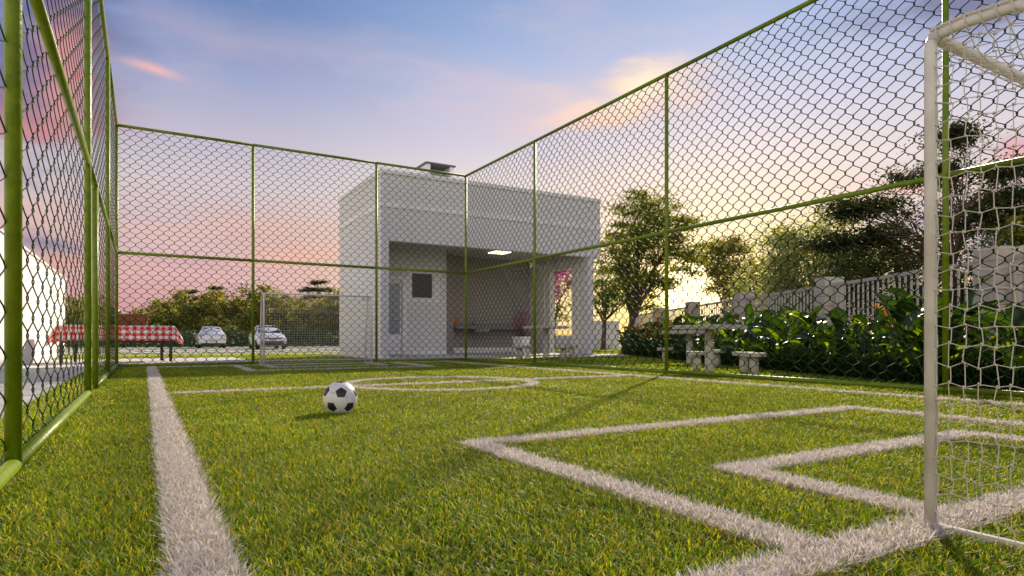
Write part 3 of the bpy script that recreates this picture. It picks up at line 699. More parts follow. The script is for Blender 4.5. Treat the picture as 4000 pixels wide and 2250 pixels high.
# ---------------------------------------------------------------- picnic table, cloth, basket
def picnic():
    R=empty('patio_table',(-0.46,15.55,0.016),0,'dark brown metal garden table under the checked cloth behind the fence','table')
    H=0.74
    for x_,y_ in ((-0.95,-0.38),(0.95,-0.38),(-0.78,0.40),(0.80,0.40)):
        b=MB(); b.box((x_-0.03,y_-0.03,0),(x_+0.03,y_+0.03,H-0.081)); b.build('leg',mBrown,R)
    b=MB(); b.box((-1.0,-0.42,H-0.08),(1.0,0.46,H)); b.build('tabletop',mBrown,R)
    b=MB(); b.box((-0.98,-0.40,0.40),(0.98,-0.37,0.445)); b.box((-0.8,0.385,0.42),(0.8,0.415,0.465)); b.build('rail',mBrown,R)
    # cloth
    a,c=1.02,0.46; ex=0.33; nu,nv=110,60; vs=[];uv=[]
    for j in range(nv+1):
        for i in range(nu+1):
            u=-(a+ex)+2*(a+ex)*i/nu; v=-(c+ex)+2*(c+ex)*j/nv
            eu=max(abs(u)-a,0); ev=max(abs(v)-c,0); dr=math.hypot(eu,ev) if eu>0 and ev>0 else max(eu,ev)
            fold=0.018*math.sin(u*9+v*7+1)*(min(ev,eu+ev)/ex)+0.012*math.sin(v*17)*(eu/ex)
            ku=0.50 if eu>0 else 0; kv=0.10+0.06*math.sin(u*5)
            x=math.copysign(min(abs(u),a)+eu*ku,u); y=math.copysign(min(abs(v),c)+ev*kv+ (0.02 if ev>0 else 0)+fold,v)
            z=0.0-dr*(0.93 if ev>0 else 0.85)
            z+=0.004*math.sin(u*3)*math.cos(v*4)
            vs.append((x,y,z)); uv.append((u,v))
    b=MB(); b.add(vs,[(j*(nu+1)+i,j*(nu+1)+i+1,(j+1)*(nu+1)+i+1,(j+1)*(nu+1)+i) for j in range(nv) for i in range(nu)],0,True)
    m=bpy.data.materials.new('gingham_cloth'); m.use_nodes=True; t=m.node_tree; p=t.nodes['Principled BSDF']; p.inputs['Roughness'].default_value=0.85
    u_=t.nodes.new('ShaderNodeUVMap'); s_=t.nodes.new('ShaderNodeSeparateXYZ'); t.links.new(u_.outputs[0],s_.inputs[0])
    def mm(op,a_,b_):
        n_=t.nodes.new('ShaderNodeMath'); n_.operation=op
        for i_,q in enumerate((a_,b_)):
            if isinstance(q,(int,float)): n_.inputs[i_].default_value=q
            else: t.links.new(q,n_.inputs[i_])
        return n_.outputs[0]
    s1=mm('LESS_THAN',mm('FRACT',mm('MULTIPLY',s_.outputs[0],1/0.13),0),0.5); s2=mm('LESS_THAN',mm('FRACT',mm('ADD',mm('MULTIPLY',s_.outputs[1],1/0.13),0.3),0),0.5)
    r_=t.nodes.new('ShaderNodeValToRGB'); r_.color_ramp.interpolation='CONSTANT'; r_.color_ramp.elements[0].color=(0.82,0.80,0.78,1); r_.color_ramp.elements[1].position=0.4; r_.color_ramp.elements[1].color=(0.72,0.30,0.27,1)
    e_=r_.color_ramp.elements.new(0.9); e_.color=(0.72,0.012,0.008,1); t.links.new(mm('MULTIPLY',mm('ADD',s1,s2),0.5),r_.inputs[0]); t.links.new(r_.outputs[0],p.inputs['Base Color'])
    o=b.build('tablecloth',m); o.location=(-0.46,15.57,0.772)
    uvl=o.data.uv_layers.new(name='UVMap')
    for lp in o.data.loops: uvl.data[lp.index].uv=uv[lp.vertex_index]
    tag(o,'red and white gingham tablecloth hanging over the dark garden table','tablecloth')
    # basket
    mWick=mat('wicker',(0.36,0.15,0.06),0.7,c2=(0.12,0.04,0.015),vscale=60,bump=0.6,bscale=200)
    B=empty('picnic_basket',(-0.20,15.5,0.778),0,'brown wicker picnic basket with open lids on the checked cloth','basket')
    hw,hd,hh=0.255,0.16,0.23
    b=MB(); nrow=18; nc=40
    for r in range(nrow):
        z=0.008+r*(hh-0.012)/nrow; pts=[]
        for k in range(nc*2):
            q=k/(nc*2)*4; side=int(q); f=q-side
            fl=1+0.06*z/hh
            corners=[(-hw,-hd),(hw,-hd),(hw,hd),(-hw,hd)]
            x0,y0=corners[side]; x1,y1=corners[(side+1)%4]
            nrm=[(0,-1),(1,0),(0,1),(-1,0)][side]; wv=0.005*(1 if (k+r)%2 else -1)
            pts.append(((x0+(x1-x0)*f)*fl+nrm[0]*wv,(y0+(y1-y0)*f)*fl+nrm[1]*wv,z))
        b.tube(pts,0.0068,5,closed=True)
    for k in range(18):
        x=-hw+2*hw*(k+.5)/18; b.tube([(x,-hd,0),(x*1.06,-hd*1.06,hh)],0.004,5); b.tube([(x,hd,0),(x*1.06,hd*1.06,hh)],0.004,5)
    b.box((-hw+.01,-hd+.01,0.001),(hw-.01,hd-.01,0.012)); b.build('body',mWick,B)
    b=MB(); pts=[(sx*(hw+.016),sy*(hd+.012),hh) for sx,sy in ((-1,-1),(1,-1),(1,1),(-1,1))]; b.tube(pts,0.012,8,closed=True); b.build('rim',mWick,B)
    b=MB(); b.tube([(0,-hd*1.06,hh-0.03),(0,-hd*1.0,hh+0.07),(0,-hd*0.6,hh+0.145),(0,0,hh+0.165),(0,hd*0.6,hh+0.145),(0,hd,hh+0.07),(0,hd*1.06,hh-0.03)],0.012,8); b.build('handle',mWick,B)
    for s in (-1,1):
        b=MB(); dx=s*0.20 if s>0 else s*0.18; x0=s*hw*0.95; tt=0.17 if s>0 else 0.16
        b.add([(x0,-hd,hh+.01),(x0,hd,hh+.01),(x0+dx,hd,hh+tt),(x0+dx,-hd,hh+tt),(x0+s*.016,-hd,hh-.004),(x0+s*.016,hd,hh-.004),(x0+dx+s*.016,hd,hh+tt-.014),(x0+dx+s*.016,-hd,hh+tt-.014)],[(0,1,2,3),(7,6,5,4),(0,3,7,4),(1,5,6,2),(2,6,7,3),(0,4,5,1)])
        b.build('lid',mWood if s>0 else mWick,B)
    # cloth lining and bread inside
    for s in (-1,1):
        b=MB()
        vs=[];fs=[]
        for i in range(9):
            for j in range(5):
                x=s*(0.10+0.02*i); y=-0.10+0.05*j; z=hh-0.02+0.012*i+0.025*math.sin(i*1.3+j*2)+(0.05 if i>5 and s>0 else 0); vs.append((x,y,z))
        for i in range(8):
            for j in range(4): fs.append((i*5+j,i*5+j+1,(i+1)*5+j+1,(i+1)*5+j))
        b.add(vs,fs,0,True)
        nk=b.build('napkin',mTrim); nk.location=(-0.20,15.5,0.778); tag(nk,'white cloth napkin %s'%('raised beside the open wooden basket lid' if s>0 else 'peeking out at the left end of the basket'),'napkin')
    mBread=mat('bread_crust',(0.55,0.24,0.06),0.6,c2=(0.7,0.4,0.15),vscale=20)
    for i,(x,y,lb) in enumerate(((-0.04-0.2,15.44,'crusty bread roll in the basket near its upright handle'),(-0.2+0.10,15.44,'crusty bread roll in the basket nearer its right lid'))):
        b=MB(); b.lathe([(0.002,-0.045),(0.04,-0.035),(0.058,0),(0.045,0.032),(0.002,0.045)],18); o=b.build('bread_roll',mBread); o.location=(x,y,0.778+0.215); o.rotation_euler=(0.1,0,0.4*i); tag(o,lb,'bread','bread rolls in the picnic basket')
picnic()

# ---------------------------------------------------------------- left white wall
def leftwall():
    R=empty('boundary_wall',(-1.9,12,0),0,'long plain white wall with thin coping along the left yard','wall')
    b=MB(); b.box((-0.2,-16,0),(0,9.4,2.14)); b.build('wall',mWhiteWall,R)
    b=MB(); b.box((-0.23,-16,2.142),(0.03,9.43,2.18)); b.build('coping',mTrim,R)
leftwall()
# low block wall at the back right
def farwall():
    R=empty('boundary_wall',(15.5,24.6,0),0,'low white block wall stepping up behind the kiosk and garden trees','wall')
    mBlk=mat('block_wall',(0.66,0.64,0.62),0.85,c2=(0.56,0.54,0.52),vscale=4,bump=0.4,bscale=50)
    z=-0.1
    b=MB(); b.box((-6,0,z),(3.2,0.2,0.62)); b.build('wall',mBlk,R)
    b=MB(); b.box((3.2,-0.01,z),(5.2,0.21,1.35)); b.build('wall',mBlk,R)
    b=MB(); b.box((-6,-0.02,0.622),(3.19,0.22,0.66)); b.box((3.19,-0.03,1.352),(5.2,0.23,1.39)); b.build('coping',mTrim,R)
farwall()

# ---------------------------------------------------------------- perimeter fence
def perimeter():
    d=Vector((0.47,0.883,0)).normalized(); P0=Vector((9.73,3.9,0)); sp=4.08
    R=empty('perimeter_fence',P0,math.atan2(d.y,d.x),'block pillars joined by beige metal railings behind the garden hedge','fence')
    mPil=mat('block_pillar',(0.58,0.51,0.43),0.85,c2=(0.48,0.42,0.35),vscale=9,bump=0.5,bscale=60)
    mJ=mat('mortar_joint',(0.18,0.12,0.10),0.9)
    mRail=mat('beige_rail_paint',(0.46,0.42,0.39),0.5)
    for k in range(-2,6):
        x=k*sp
        b=MB()
        for c in range(9): b.box((x-0.19,-0.19,c*0.19),(x+0.19,0.19,c*0.19+0.182))
        b.box((x-0.186,-0.186,0),(x+0.186,0.186,1.70),1)
        b.build('pillar',[mPil,mJ],R)
        if k<5:
            b=MB(); b.box((x+0.19,-0.08,0),(x+sp-0.19,0.08,0.45)); b.build('low_wall',mPil,R)
            b=MB(); a0,a1=x+0.19,x+sp-0.19
            b.box((a0,-0.025,1.52),(a1,0.025,1.575)); b.box((a0,-0.02,0.50),(a1,0.02,0.54))
            n=26
            for i in range(n): 
                xx=a0+(i+0.5)*(a1-a0)/n; b.box((xx-0.013,-0.013,0.54),(xx+0.013,0.013,1.52))
            b.box((a0,-0.03,0.54),(a0+0.05,0.03,1.519)); b.box((a1-0.05,-0.03,0.54),(a1,0.03,1.519))
            b.build('railing',mRail,R)
perimeter()

# ---------------------------------------------------------------- trees
def tree(name,label,loc,h,cr,ztrunk,seed,leafc,leafc2=None,nleaf=9000,lsize=0.12,tr=0.10,nclu=60,flat=0.6,cz=None,ch=None,off=(0,0),style='round',group='garden trees',crsig=0.28,aspect=0.5,mleaf=None,upb=0.3,lean=(0,0),cat='tree',mix=0.35,blos=None,layers=None,bark=None):
    rg=np.random.default_rng(seed); R=empty(name,loc,0,label,cat,group)
    cz=cz if cz is not None else (h+ztrunk)/2; ch=ch if ch is not None else (h-ztrunk)/2
    # cluster centres
    cl=[]
    if layers:
        for (lz,lx,ly,lr,kn) in layers:
            for i in range(kn):
                a=rg.uniform(0,6.28); r=math.sqrt(rg.uniform(0,1))*lr
                cl.append((lx+r*math.cos(a),ly+r*math.sin(a)*0.8,lz+rg.normal(0,0.08)-0.10*r))
    else:
        while len(cl)<nclu:
            v=rg.normal(0,1,3); v/=np.linalg.norm(v); q=rg.uniform(0.25,1)**0.45
            wob=0.72+0.28*math.sin(3*math.atan2(v[1],v[0])+seed)+0.1*rg.normal()
            p=(off[0]+v[0]*q*cr*wob,off[1]+v[1]*q*cr*wob,cz+v[2]*q*ch*(0.85+0.15*rg.uniform()))
            if p[2]>ztrunk*0.8: cl.append(p)
    cl=np.array(cl)
    # wood
    b=MB(); t1=Vector((off[0]*0.5+lean[0],off[1]*0.5+lean[1],ztrunk)); 
    top=Vector((off[0]*0.9,off[1]*0.9,cz+ch*0.45))
    b.tube([(0,0,-0.1),(t1.x*0.15,t1.y*0.15,ztrunk*0.25),(t1.x*0.5+0.03,t1.y*0.5,ztrunk*0.65),t1],[tr*1.35,tr*1.0,tr*0.85,tr*0.75],10)
    nl=6; limbs=[]
    order=rg.permutation(len(cl))
    for k in range(nl):
        a=k*6.28/nl+rg.uniform(-.4,.4); e=Vector((off[0]+math.cos(a)*cr*0.55,off[1]+math.sin(a)*cr*0.55,cz+ch*rg.uniform(-0.35,0.5)))
        if k==0: e=top
        st=t1.lerp(Vector((0,0,0)),rg.uniform(0,0.15)) if k else t1
        mid=st.lerp(e,0.45)+Vector((rg.normal()*0.08*cr,rg.normal()*0.08*cr,0.12*ch))
        b.tube([st,st.lerp(mid,0.5)+Vector((rg.normal(),rg.normal(),0))*0.02*cr,mid,mid.lerp(e,0.6),e],[tr*0.62,tr*0.5,tr*0.4,tr*0.25,tr*0.1],7)
        limbs.append((st,mid,e))
    for p in cl:
        p=Vector(p); best=min(limbs,key=lambda l:(l[1]-p).length+0.7*(l[2]-p).length)
        t=rg.uniform(0.1,0.9); s=best[0].lerp(best[1],t*1.0) if rg.uniform()<0.4 else best[1].lerp(best[2],t)
        mid=s.lerp(p,0.5)+Vector((rg.normal()*0.05*cr,rg.normal()*0.05*cr,0.04*ch))
        b.tube([s,mid,p],[tr*0.22,tr*0.13,tr*0.05],5,cap=False)
    b.build('trunk',bark or mBark,R)
    sg=cr*crsig; idx=rg.integers(0,len(cl),nleaf)
    Pn=cl[idx]+rg.normal(0,1,(nleaf,3))*np.array([[sg,sg,sg*flat]])*rg.uniform(0.2,1,(nleaf,1))
    Pn=Pn[Pn[:,2]>0.15]
    leafmesh('crown',Pn,lsize,mleaf or mLeaf,leafc,rg,R,upb=upb,aspect=aspect,c2=leafc2,mix=mix)
    if blos:
        cc,nb,ls,sel=blos; pk=[c for c in cl if sel(c)] or list(cl)
        idx=rg.integers(0,len(pk),nb); Pb=np.array(pk)[idx]+rg.normal(0,1,(nb,3))*sg*0.8
        leafmesh('blossom',Pb,ls,mLeafPink,cc,rg,R,aspect=0.8)
    return R
tree('garden_tree','airy spreading tree with forked trunk on the lawn right of the kiosk',(13.6,15.9,0),5.6,2.05,1.25,11,(0.11,0.15,0.014),(0.24,0.26,0.02),nleaf=24000,lsize=0.10,tr=0.11,nclu=130,flat=0.32,off=(0.55,-0.30),cz=3.35,ch=2.2,crsig=0.17)
tree('garden_tree','slanting slim tree by the kiosk corner before the low white wall',(17.6,22.0,0),3.9,1.5,1.4,12,(0.06,0.10,0.015),(0.12,0.16,0.03),nleaf=4500,lsize=0.13,tr=0.11,nclu=40,flat=0.5,off=(0.35,0.2),crsig=0.22)
tree('blossom_tree','tree with bright magenta blossom seen through the kiosk side opening',(13.6,20.0,0),3.8,1.5,0.9,13,(0.07,0.11,0.02),(0.13,0.17,0.04),nleaf=2600,lsize=0.11,tr=0.06,nclu=34,off=(0.0,0),crsig=0.2,blos=((0.62,0.10,0.45),2800,0.10,lambda c:c[0]<0.35 and c[2]>1.9))
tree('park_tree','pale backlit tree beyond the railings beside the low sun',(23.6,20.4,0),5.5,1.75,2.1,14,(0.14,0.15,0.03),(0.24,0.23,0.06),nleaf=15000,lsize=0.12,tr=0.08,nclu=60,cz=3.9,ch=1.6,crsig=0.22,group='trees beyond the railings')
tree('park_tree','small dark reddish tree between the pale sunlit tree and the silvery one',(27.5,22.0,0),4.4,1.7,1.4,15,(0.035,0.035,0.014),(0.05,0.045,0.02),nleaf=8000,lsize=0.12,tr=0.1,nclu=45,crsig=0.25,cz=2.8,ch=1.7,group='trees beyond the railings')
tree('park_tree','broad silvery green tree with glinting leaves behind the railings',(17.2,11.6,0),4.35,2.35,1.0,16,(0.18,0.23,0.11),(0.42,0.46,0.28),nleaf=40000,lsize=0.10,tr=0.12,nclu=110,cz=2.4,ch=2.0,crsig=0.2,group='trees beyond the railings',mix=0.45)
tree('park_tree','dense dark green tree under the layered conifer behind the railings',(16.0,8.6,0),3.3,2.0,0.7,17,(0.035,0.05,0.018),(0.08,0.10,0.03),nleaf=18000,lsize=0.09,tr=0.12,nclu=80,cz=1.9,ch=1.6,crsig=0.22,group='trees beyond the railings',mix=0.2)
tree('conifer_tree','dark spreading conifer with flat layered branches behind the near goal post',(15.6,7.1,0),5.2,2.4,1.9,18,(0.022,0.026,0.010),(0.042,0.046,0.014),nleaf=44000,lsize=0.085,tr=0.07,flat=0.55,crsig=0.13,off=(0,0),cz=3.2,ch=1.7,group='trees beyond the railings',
  layers=[(5.0,0.0,0,0.45,10),(4.3,-0.1,0.5,0.8,14),(4.25,0.8,-0.6,0.7,10),(3.65,-1.1,1.4,1.0,20),(3.65,0.9,-0.8,1.1,16),(2.9,-1.0,1.7,1.0,22),(3.2,0.5,-0.4,1.3,16),(2.7,1.0,-1.5,0.9,12),(1.5,0.2,-0.5,1.1,12)],aspect=0.4,mix=0.4)
tree('park_tree','yellow green leafy tree at the right edge behind the goal net',(14.6,4.9,0),3.1,1.4,0.6,19,(0.13,0.15,0.02),(0.22,0.23,0.05),nleaf=9000,lsize=0.12,tr=0.09,nclu=50,crsig=0.22,cz=2.0,ch=1.1,group='trees beyond the railings')
tree('park_tree','small bushy green tree low behind the railings right of the silvery tree',(19.2,15.2,0),2.6,1.7,0.4,23,(0.06,0.09,0.03),(0.15,0.18,0.08),nleaf=9000,lsize=0.10,tr=0.09,nclu=50,crsig=0.24,cz=1.4,ch=1.1,group='trees beyond the railings')
tree('sapling','thin yellowish sapling behind the picnic basket',(-1.3,25.0,0),2.3,0.55,0.7,24,(0.16,0.14,0.04),None,nleaf=500,lsize=0.07,tr=0.025,nclu=16,crsig=0.3,group='trees around the car park')
# tree belt beyond the car park
belt=[('light olive green broadleaf tree','broad'),('dark grey green umbrella pine','pine')]
protoB=[]
for i in range(4):
    protoB.append(tree('broadleaf_tree','x',(0,0,-0.17),5.4,2.9,1.0,40+i,[(0.15,0.17,0.05),(0.12,0.145,0.045),(0.17,0.18,0.05),(0.10,0.12,0.05)][i],(0.30,0.30,0.09),nleaf=7000,lsize=0.26,tr=0.15,nclu=60,cz=2.7,ch=2.6,crsig=0.2,group='trees beyond the car park',mix=0.4))
protoP=[]
for i in range(2):
    protoP.append(tree('pine_tree','x',(0,0,-0.17),7.6,2.4,3.2,60+i,(0.06,0.075,0.055),(0.09,0.10,0.07),nleaf=9000,lsize=0.22,tr=0.14,flat=0.3,crsig=0.16,cz=5.6,ch=1.8,group='trees beyond the car park',
      layers=[(7.3,0,0,0.9,12),(6.5,0.3,0,1.9,22),(5.6,-0.5,0,2.4,24),(4.8,0.8,0,1.6,10)],aspect=0.4))
def ray(px):
    r=(px-2000)/F0; return r*CA+SA,-r*SA+CA
blist=[(270,66,1.0,0),(345,72,1.05,2),(430,74,0.75,3),(520,70,0.78,1),(600,66,0.95,0),(655,74,0.95,3),(715,66,1.12,0),(790,70,0.98,1),(850,68,1.15,2),(925,64,0.92,3),(985,72,1.0,0),(1045,62,1.22,1),(1105,70,0.95,2),(1170,66,0.92,3),(1225,72,0.98,0),(1285,66,1.0,1),(1340,64,1.1,2),(1420,68,1,0),(1520,70,1,3)]
wh=['directly above the left white wall end','left of the basket behind the fence corner','behind the open basket lid','just right of the picnic basket','above the right end of the checked cloth','in the gap between cloth and silver hatchback','left of the silver hatchback','above the silver hatchback roof','right of the silver hatchback','touching the second fence post','at the left edge of the far goal','above the white hatchback as the tallest one','right of the white hatchback roof','in the middle of the far goal','below the lone pine in the far goal','in the right half of the far goal','beside the kiosk side wall','hidden mostly by the kiosk wall','behind the kiosk']
used=set()
for i,(px,dd,sc,k) in enumerate(blist):
    rx,ry=ray(px); o=protoB[k]
    if k in used: o=copy_tree(o)
    used.add(k); o.location=(rx*dd,ry*dd,-0.17); o.scale=(sc,sc,sc*1.0); o.rotation_euler.z=i*1.7
    o['label']='olive green tree beyond the car park, '+wh[i]
pl=[(420,80,0.62,0,'dark pine rising behind the trees left of the silver hatchback, lowest of the pines'),(740,80,0.92,1,'dark pine above the treetops left of the silver hatchback'),(845,82,1.0,0,'dark broad pine standing above the silver hatchback'),(800,84,0.85,1,'dark pine close beside the broad pine above the silver hatchback'),(1245,80,1.08,0,'lone dark pine framed inside the far goal'),(1010,84,0.75,1,'dark pine partly behind the second fence post')]
up=set()
for i,(px,dd,sc,k,lb) in enumerate(pl):
    rx,ry=ray(px); o=protoP[k]
    if k in up: o=copy_tree(o)
    up.add(k); o.location=(rx*dd,ry*dd,-0.17); o.scale=(sc,sc,sc); o.rotation_euler.z=i*2.1; o['label']=lb
# shrubs filling the belt's foot: an uncountable mass
rg=np.random.default_rng(77); n=42000
xx=rg.uniform(-16,40,n); yy=rg.uniform(58,64,n); hh=0.9+1.0*(0.5+0.5*np.sin(xx*1.7)*np.sin(xx*0.63+1)); zz=-0.17+hh*rg.uniform(0,1,n)**0.8
o=leafmesh('undergrowth',np.stack([xx,yy,zz],1),0.26,mLeaf,(0.06,0.085,0.03),rg,None,c2=(0.12,0.14,0.05)); tag(o,kind='stuff')

# ---------------------------------------------------------------- car park mesh fence
def meshfence():
    R=empty('mesh_fence',(0,54,-0.17),0,'low teal welded mesh fence behind the parked cars','fence')
    mT=mat('teal_fence_paint',(0.03,0.09,0.085),0.5)
    for i in range(-7,15):
        b=MB(); b.box((i*2.5-0.04,-0.04,0),(i*2.5+0.04,0.04,1.45)); b.build('post',mT,R)
    for i in range(-7,14):
        b=MB(); x0,x1=i*2.5+0.04,i*2.5+2.46
        for k in range(15): z=0.05+k*0.095; b.box((x0,-0.005,z),(x1,0.005,z+0.008))
        for k in range(20): x=x0+(k+.5)*(x1-x0)/20; b.box((x-0.005,0.006,0.03),(x+0.005,0.014,1.40))
        b.build('mesh_panel',mT,R)
meshfence()

# ---------------------------------------------------------------- cars
def car(name,label,loc,rz,front,paint):
    """length along local +Y is the car's nose; origin at the end nearest the camera"""
    R=empty(name,loc,rz,label,'car','cars parked beyond the pitch')
    mP=mat('car_paint_'+('a' if front else 'b'),paint,0.28,spec=0.6,coat=0.6)
    Lc=4.05
    # stations: y, zlow, wlow, zshoulder, wsh, ztop, wtop
    st=[(0.00,0.32,0.70,0.62,0.76,0.86,0.66),(0.06,0.24,0.78,0.62,0.84,0.93,0.74),(0.35,0.21,0.83,0.66,0.87,1.01,0.72),(0.62,0.20,0.85,0.68,0.87,1.24,0.62),(0.92,0.20,0.86,0.70,0.87,1.44,0.56),(1.5,0.20,0.86,0.70,0.87,1.49,0.57),(2.1,0.20,0.86,0.70,0.87,1.46,0.56),(2.55,0.20,0.86,0.70,0.87,1.28,0.60),(3.0,0.20,0.85,0.69,0.86,0.99,0.70),(3.5,0.21,0.83,0.66,0.85,0.90,0.70),(3.9,0.24,0.78,0.60,0.80,0.78,0.66),(4.05,0.32,0.68,0.56,0.72,0.68,0.60)]
    vs=[];fs=[]; b=MB()
    def sec(q):
        y,zl,wl,zs,ws,zt,wt=q; zb=min(0.93,zt-0.03) if zt>0.96 else zt-0.06
        wb=ws-0.015 if zt>0.96 else (ws+wt)/2
        return [(wl*0.9,zl),(wl,zl+0.08),(ws,zs*0.75),(ws,zs),(wb,zb),(wt+0.02,zt-0.035),(wt-0.05,zt),(0,zt+0.025)]
    for q in st:
        s=sec(q); ring=[(x,q[0],z) for x,z in s]+[(-x,q[0],z) for x,z in s[-2::-1]]
        vs+=ring
    n=15
    for i in range(len(st)-1):
        for j in range(n-1): fs.append((i*n+j,i*n+j+1,(i+1)*n+j+1,(i+1)*n+j))
        fs.append((i*n+n-1,i*n,(i+1)*n,(i+1)*n+n-1))
    fs.append(tuple(range(n))[::-1]); fs.append(tuple((len(st)-1)*n+j for j in range(n)))
    if front: vs=[(x,Lc-y,z) for x,y,z in vs]; fs=[f[::-1] for f in fs]
    b.add([(x,y,z) for x,y,z in vs],[f[::-1] for f in fs],0,True); o=b.build('body',mP,R)
    Yv=(lambda y:Lc-y) if front else (lambda y:y)
    def quad(name,pts,m,parent=R,th=0.012):
        # pts: outer polygon, thickened towards the car
        c=sum((Vector(p) for p in pts),Vector())/len(pts); nn=(Vector(pts[1])-Vector(pts[0])).cross(Vector(pts[2])-Vector(pts[1])).normalized()
        if nn.dot(c-Vector((0,2.0,0.7)))<0: nn=-nn
        k=len(pts); v=[Vector(p)+nn*th for p in pts]+[Vector(p)-nn*th for p in pts]
        bb=MB(); bb.add(v,[tuple(range(k)),tuple(range(2*k-1,k-1,-1))]+[(i,(i+1)%k,(i+1)%k+k,i+k) for i in range(k)]); return bb.build(name,m,parent)
    # rear window (car coordinates y from tail) 
    quad('rear_window',[(-0.62,Yv(0.40),1.02),(0.62,Yv(0.40),1.02),(0.50,Yv(0.86),1.41),(-0.50,Yv(0.86),1.41)],mGlass)
    quad('windshield',[(-0.67,Yv(2.98),1.00),(0.67,Yv(2.98),1.00),(0.53,Yv(2.2),1.43),(-0.53,Yv(2.2),1.43)],mGlass,th=0.03)
    for s in (-1,1):
        quad('side_window',[(s*0.855,Yv(0.85),0.97),(s*0.855,Yv(2.75),0.95),(s*0.60,Yv(2.15),1.40),(s*0.60,Yv(1.05),1.42)],mGlass,th=0.02)
        for yy in (0.78,3.28):
            w=MB(); w.lathe([(0.20,-0.10),(0.29,-0.10),(0.305,-0.07),(0.305,0.07),(0.29,0.10),(0.20,0.10)],28)
            mtx=Matrix.Translation((s*0.77,Yv(yy),0.305))@Matrix.Rotation(rad(90),4,'Y'); w.v=[tuple(mtx@Vector(v)) for v in w.v]
            wo_=w.build('wheel',mBlack,R)
            h=MB(); h.lathe([(0.02,-0.02),(0.19,-0.015),(0.2,0.02),(0.02,0.03)],20); mt2=Matrix.Translation((s*0.85,Yv(yy),0.305))@Matrix.Rotation(rad(90),4,'Y'); h.v=[tuple(mt2@Vector(v)) for v in h.v]; h.build('rim',mChrome,wo_)
        m_=MB(); m_.box((s*0.93-0.09,Yv(2.62)-0.05,0.93),(s*0.93+0.09,Yv(2.62)+0.05,1.06),bev=0.03); m_.build('mirror',mBlack if front else mP,R)
    mRed=mat('tail_lamp_red',(0.42,0.02,0.02),0.2); mLamp=mat('lamp_clear',(0.75,0.74,0.72),0.12); mDk=mat('dark_plastic',(0.03,0.025,0.028),0.5)
    mPlate=mat('plate_white',(0.78,0.78,0.78),0.5); mBlue=mat('plate_blue',(0.03,0.05,0.30),0.5); mChar=mat('plate_character',(0.05,0.05,0.06),0.5)
    def bx(name,a,c,m,p=R,bev=0):
        q=MB(); q.box((min(a[0],c[0]),min(a[1],c[1]),min(a[2],c[2])),(max(a[0],c[0]),max(a[1],c[1]),max(a[2],c[2])),bev=bev); return q.build(name,m,p)
    def plate(y,z,out):
        p=bx('number_plate',(-0.24,y,z),(0.24,y+out*0.012,z+0.13),mPlate)
        bx('plate_band',(-0.24,y+out*0.012,z+0.10),(0.24,y+out*0.015,z+0.13),mBlue,p)
        cu=bpy.data.curves.new('plate_text','FONT'); cu.body='FRA2C20' if False else 'BRA2020'; cu.size=0.105; cu.align_x='CENTER'; cu.extrude=0.001
        to=bpy.data.objects.new('t',cu); col.objects.link(to); dg=bpy.context.evaluated_depsgraph_get(); me=bpy.data.meshes.new_from_object(to.evaluated_get(dg)); bpy.data.objects.remove(to)
        me.materials.clear(); me.materials.append(mChar); to=bpy.data.objects.new('plate_characters',me); col.objects.link(to); to.parent=p
        to.rotation_euler=(rad(90),0,0); to.location=(0,y+out*0.016,z+0.015)
    if not front:
        for s in (-1,1):
            t_=bx('tail_light',(s*0.80,0.015,0.74),(s*0.52,0.13,0.93),mRed,bev=0.02); bx('lamp_lens',(s*0.76,0.009,0.79),(s*0.56,0.014,0.87),mLamp,t_)
            bx('reflector',(s*0.62,-0.01,0.40),(s*0.48,0.03,0.42),mDk)
        bx('lower_bumper',(-0.74,-0.02,0.22),(0.74,0.12,0.34),mDk,bev=0.02)
        bx('bumper',(-0.80,-0.035,0.345),(0.80,0.14,0.56),mP,bev=0.03)
        plate(-0.04,0.42,-1)
        q=MB(); q.tube([(0,-0.012+0.045,0.87),(0.035,0.033,0.82),(0,0.033,0.77),(-0.035,0.033,0.82)],0.007,6,closed=True); q.build('emblem',mChrome,R)
        bx('antenna',(-0.01,0.98,1.46),(0.01,1.0,1.60),mDk)
    else:
        bx('grille',(-0.56,-0.012,0.655),(0.56,0.05,0.705),mDk); bx('grille_strip',(-0.56,-0.02,0.645),(0.56,-0.012,0.657),mRed)
        for s in (-1,1):
            bx('headlight',(s*0.78,0.03,0.66),(s*0.50,0.16,0.74),mLamp,bev=0.02)
            q=MB(); q.tube([(s*0.66,-0.05,0.50),(s*0.60,-0.05,0.42),(s*0.70,-0.05,0.34)] if s>0 else [(-0.48,-0.05,0.50),(-0.60,-0.05,0.38),(-0.50,-0.05,0.36)],0.02,6); q.build('bumper_blade',mP,R)
        bx('air_intake',(-0.74,-0.04,0.30),(0.74,0.08,0.50),mDk,bev=0.02)
        bx('bumper',(-0.79,-0.03,0.505),(0.79,0.10,0.63),mP,bev=0.02)
        bx('lower_bumper',(-0.72,-0.045,0.24),(0.72,0.08,0.295),mDk)
        plate(-0.045,0.505,-1)
        q=MB(); q.tube([(0.075*math.cos(a),-0.03,0.68+0.075*math.sin(a)) for a in [k*math.pi/8 for k in range(16)]],0.009,6,closed=True)
        q.tube([(-0.05,-0.03,0.73),(-0.022,-0.03,0.62),(0,-0.03,0.68),(0.022,-0.03,0.62),(0.05,-0.03,0.73)],0.007,6); q.build('emblem',mChrome,R)
    return R
car('parked_car','silver white hatchback parked with its rear to the pitch',(4.05,47.3,-0.15),0,False,(0.66,0.64,0.64))
car('parked_car','white hatchback parked nose towards the pitch behind the far goal',(6.75,40.2,-0.15),0,True,(0.78,0.78,0.80))

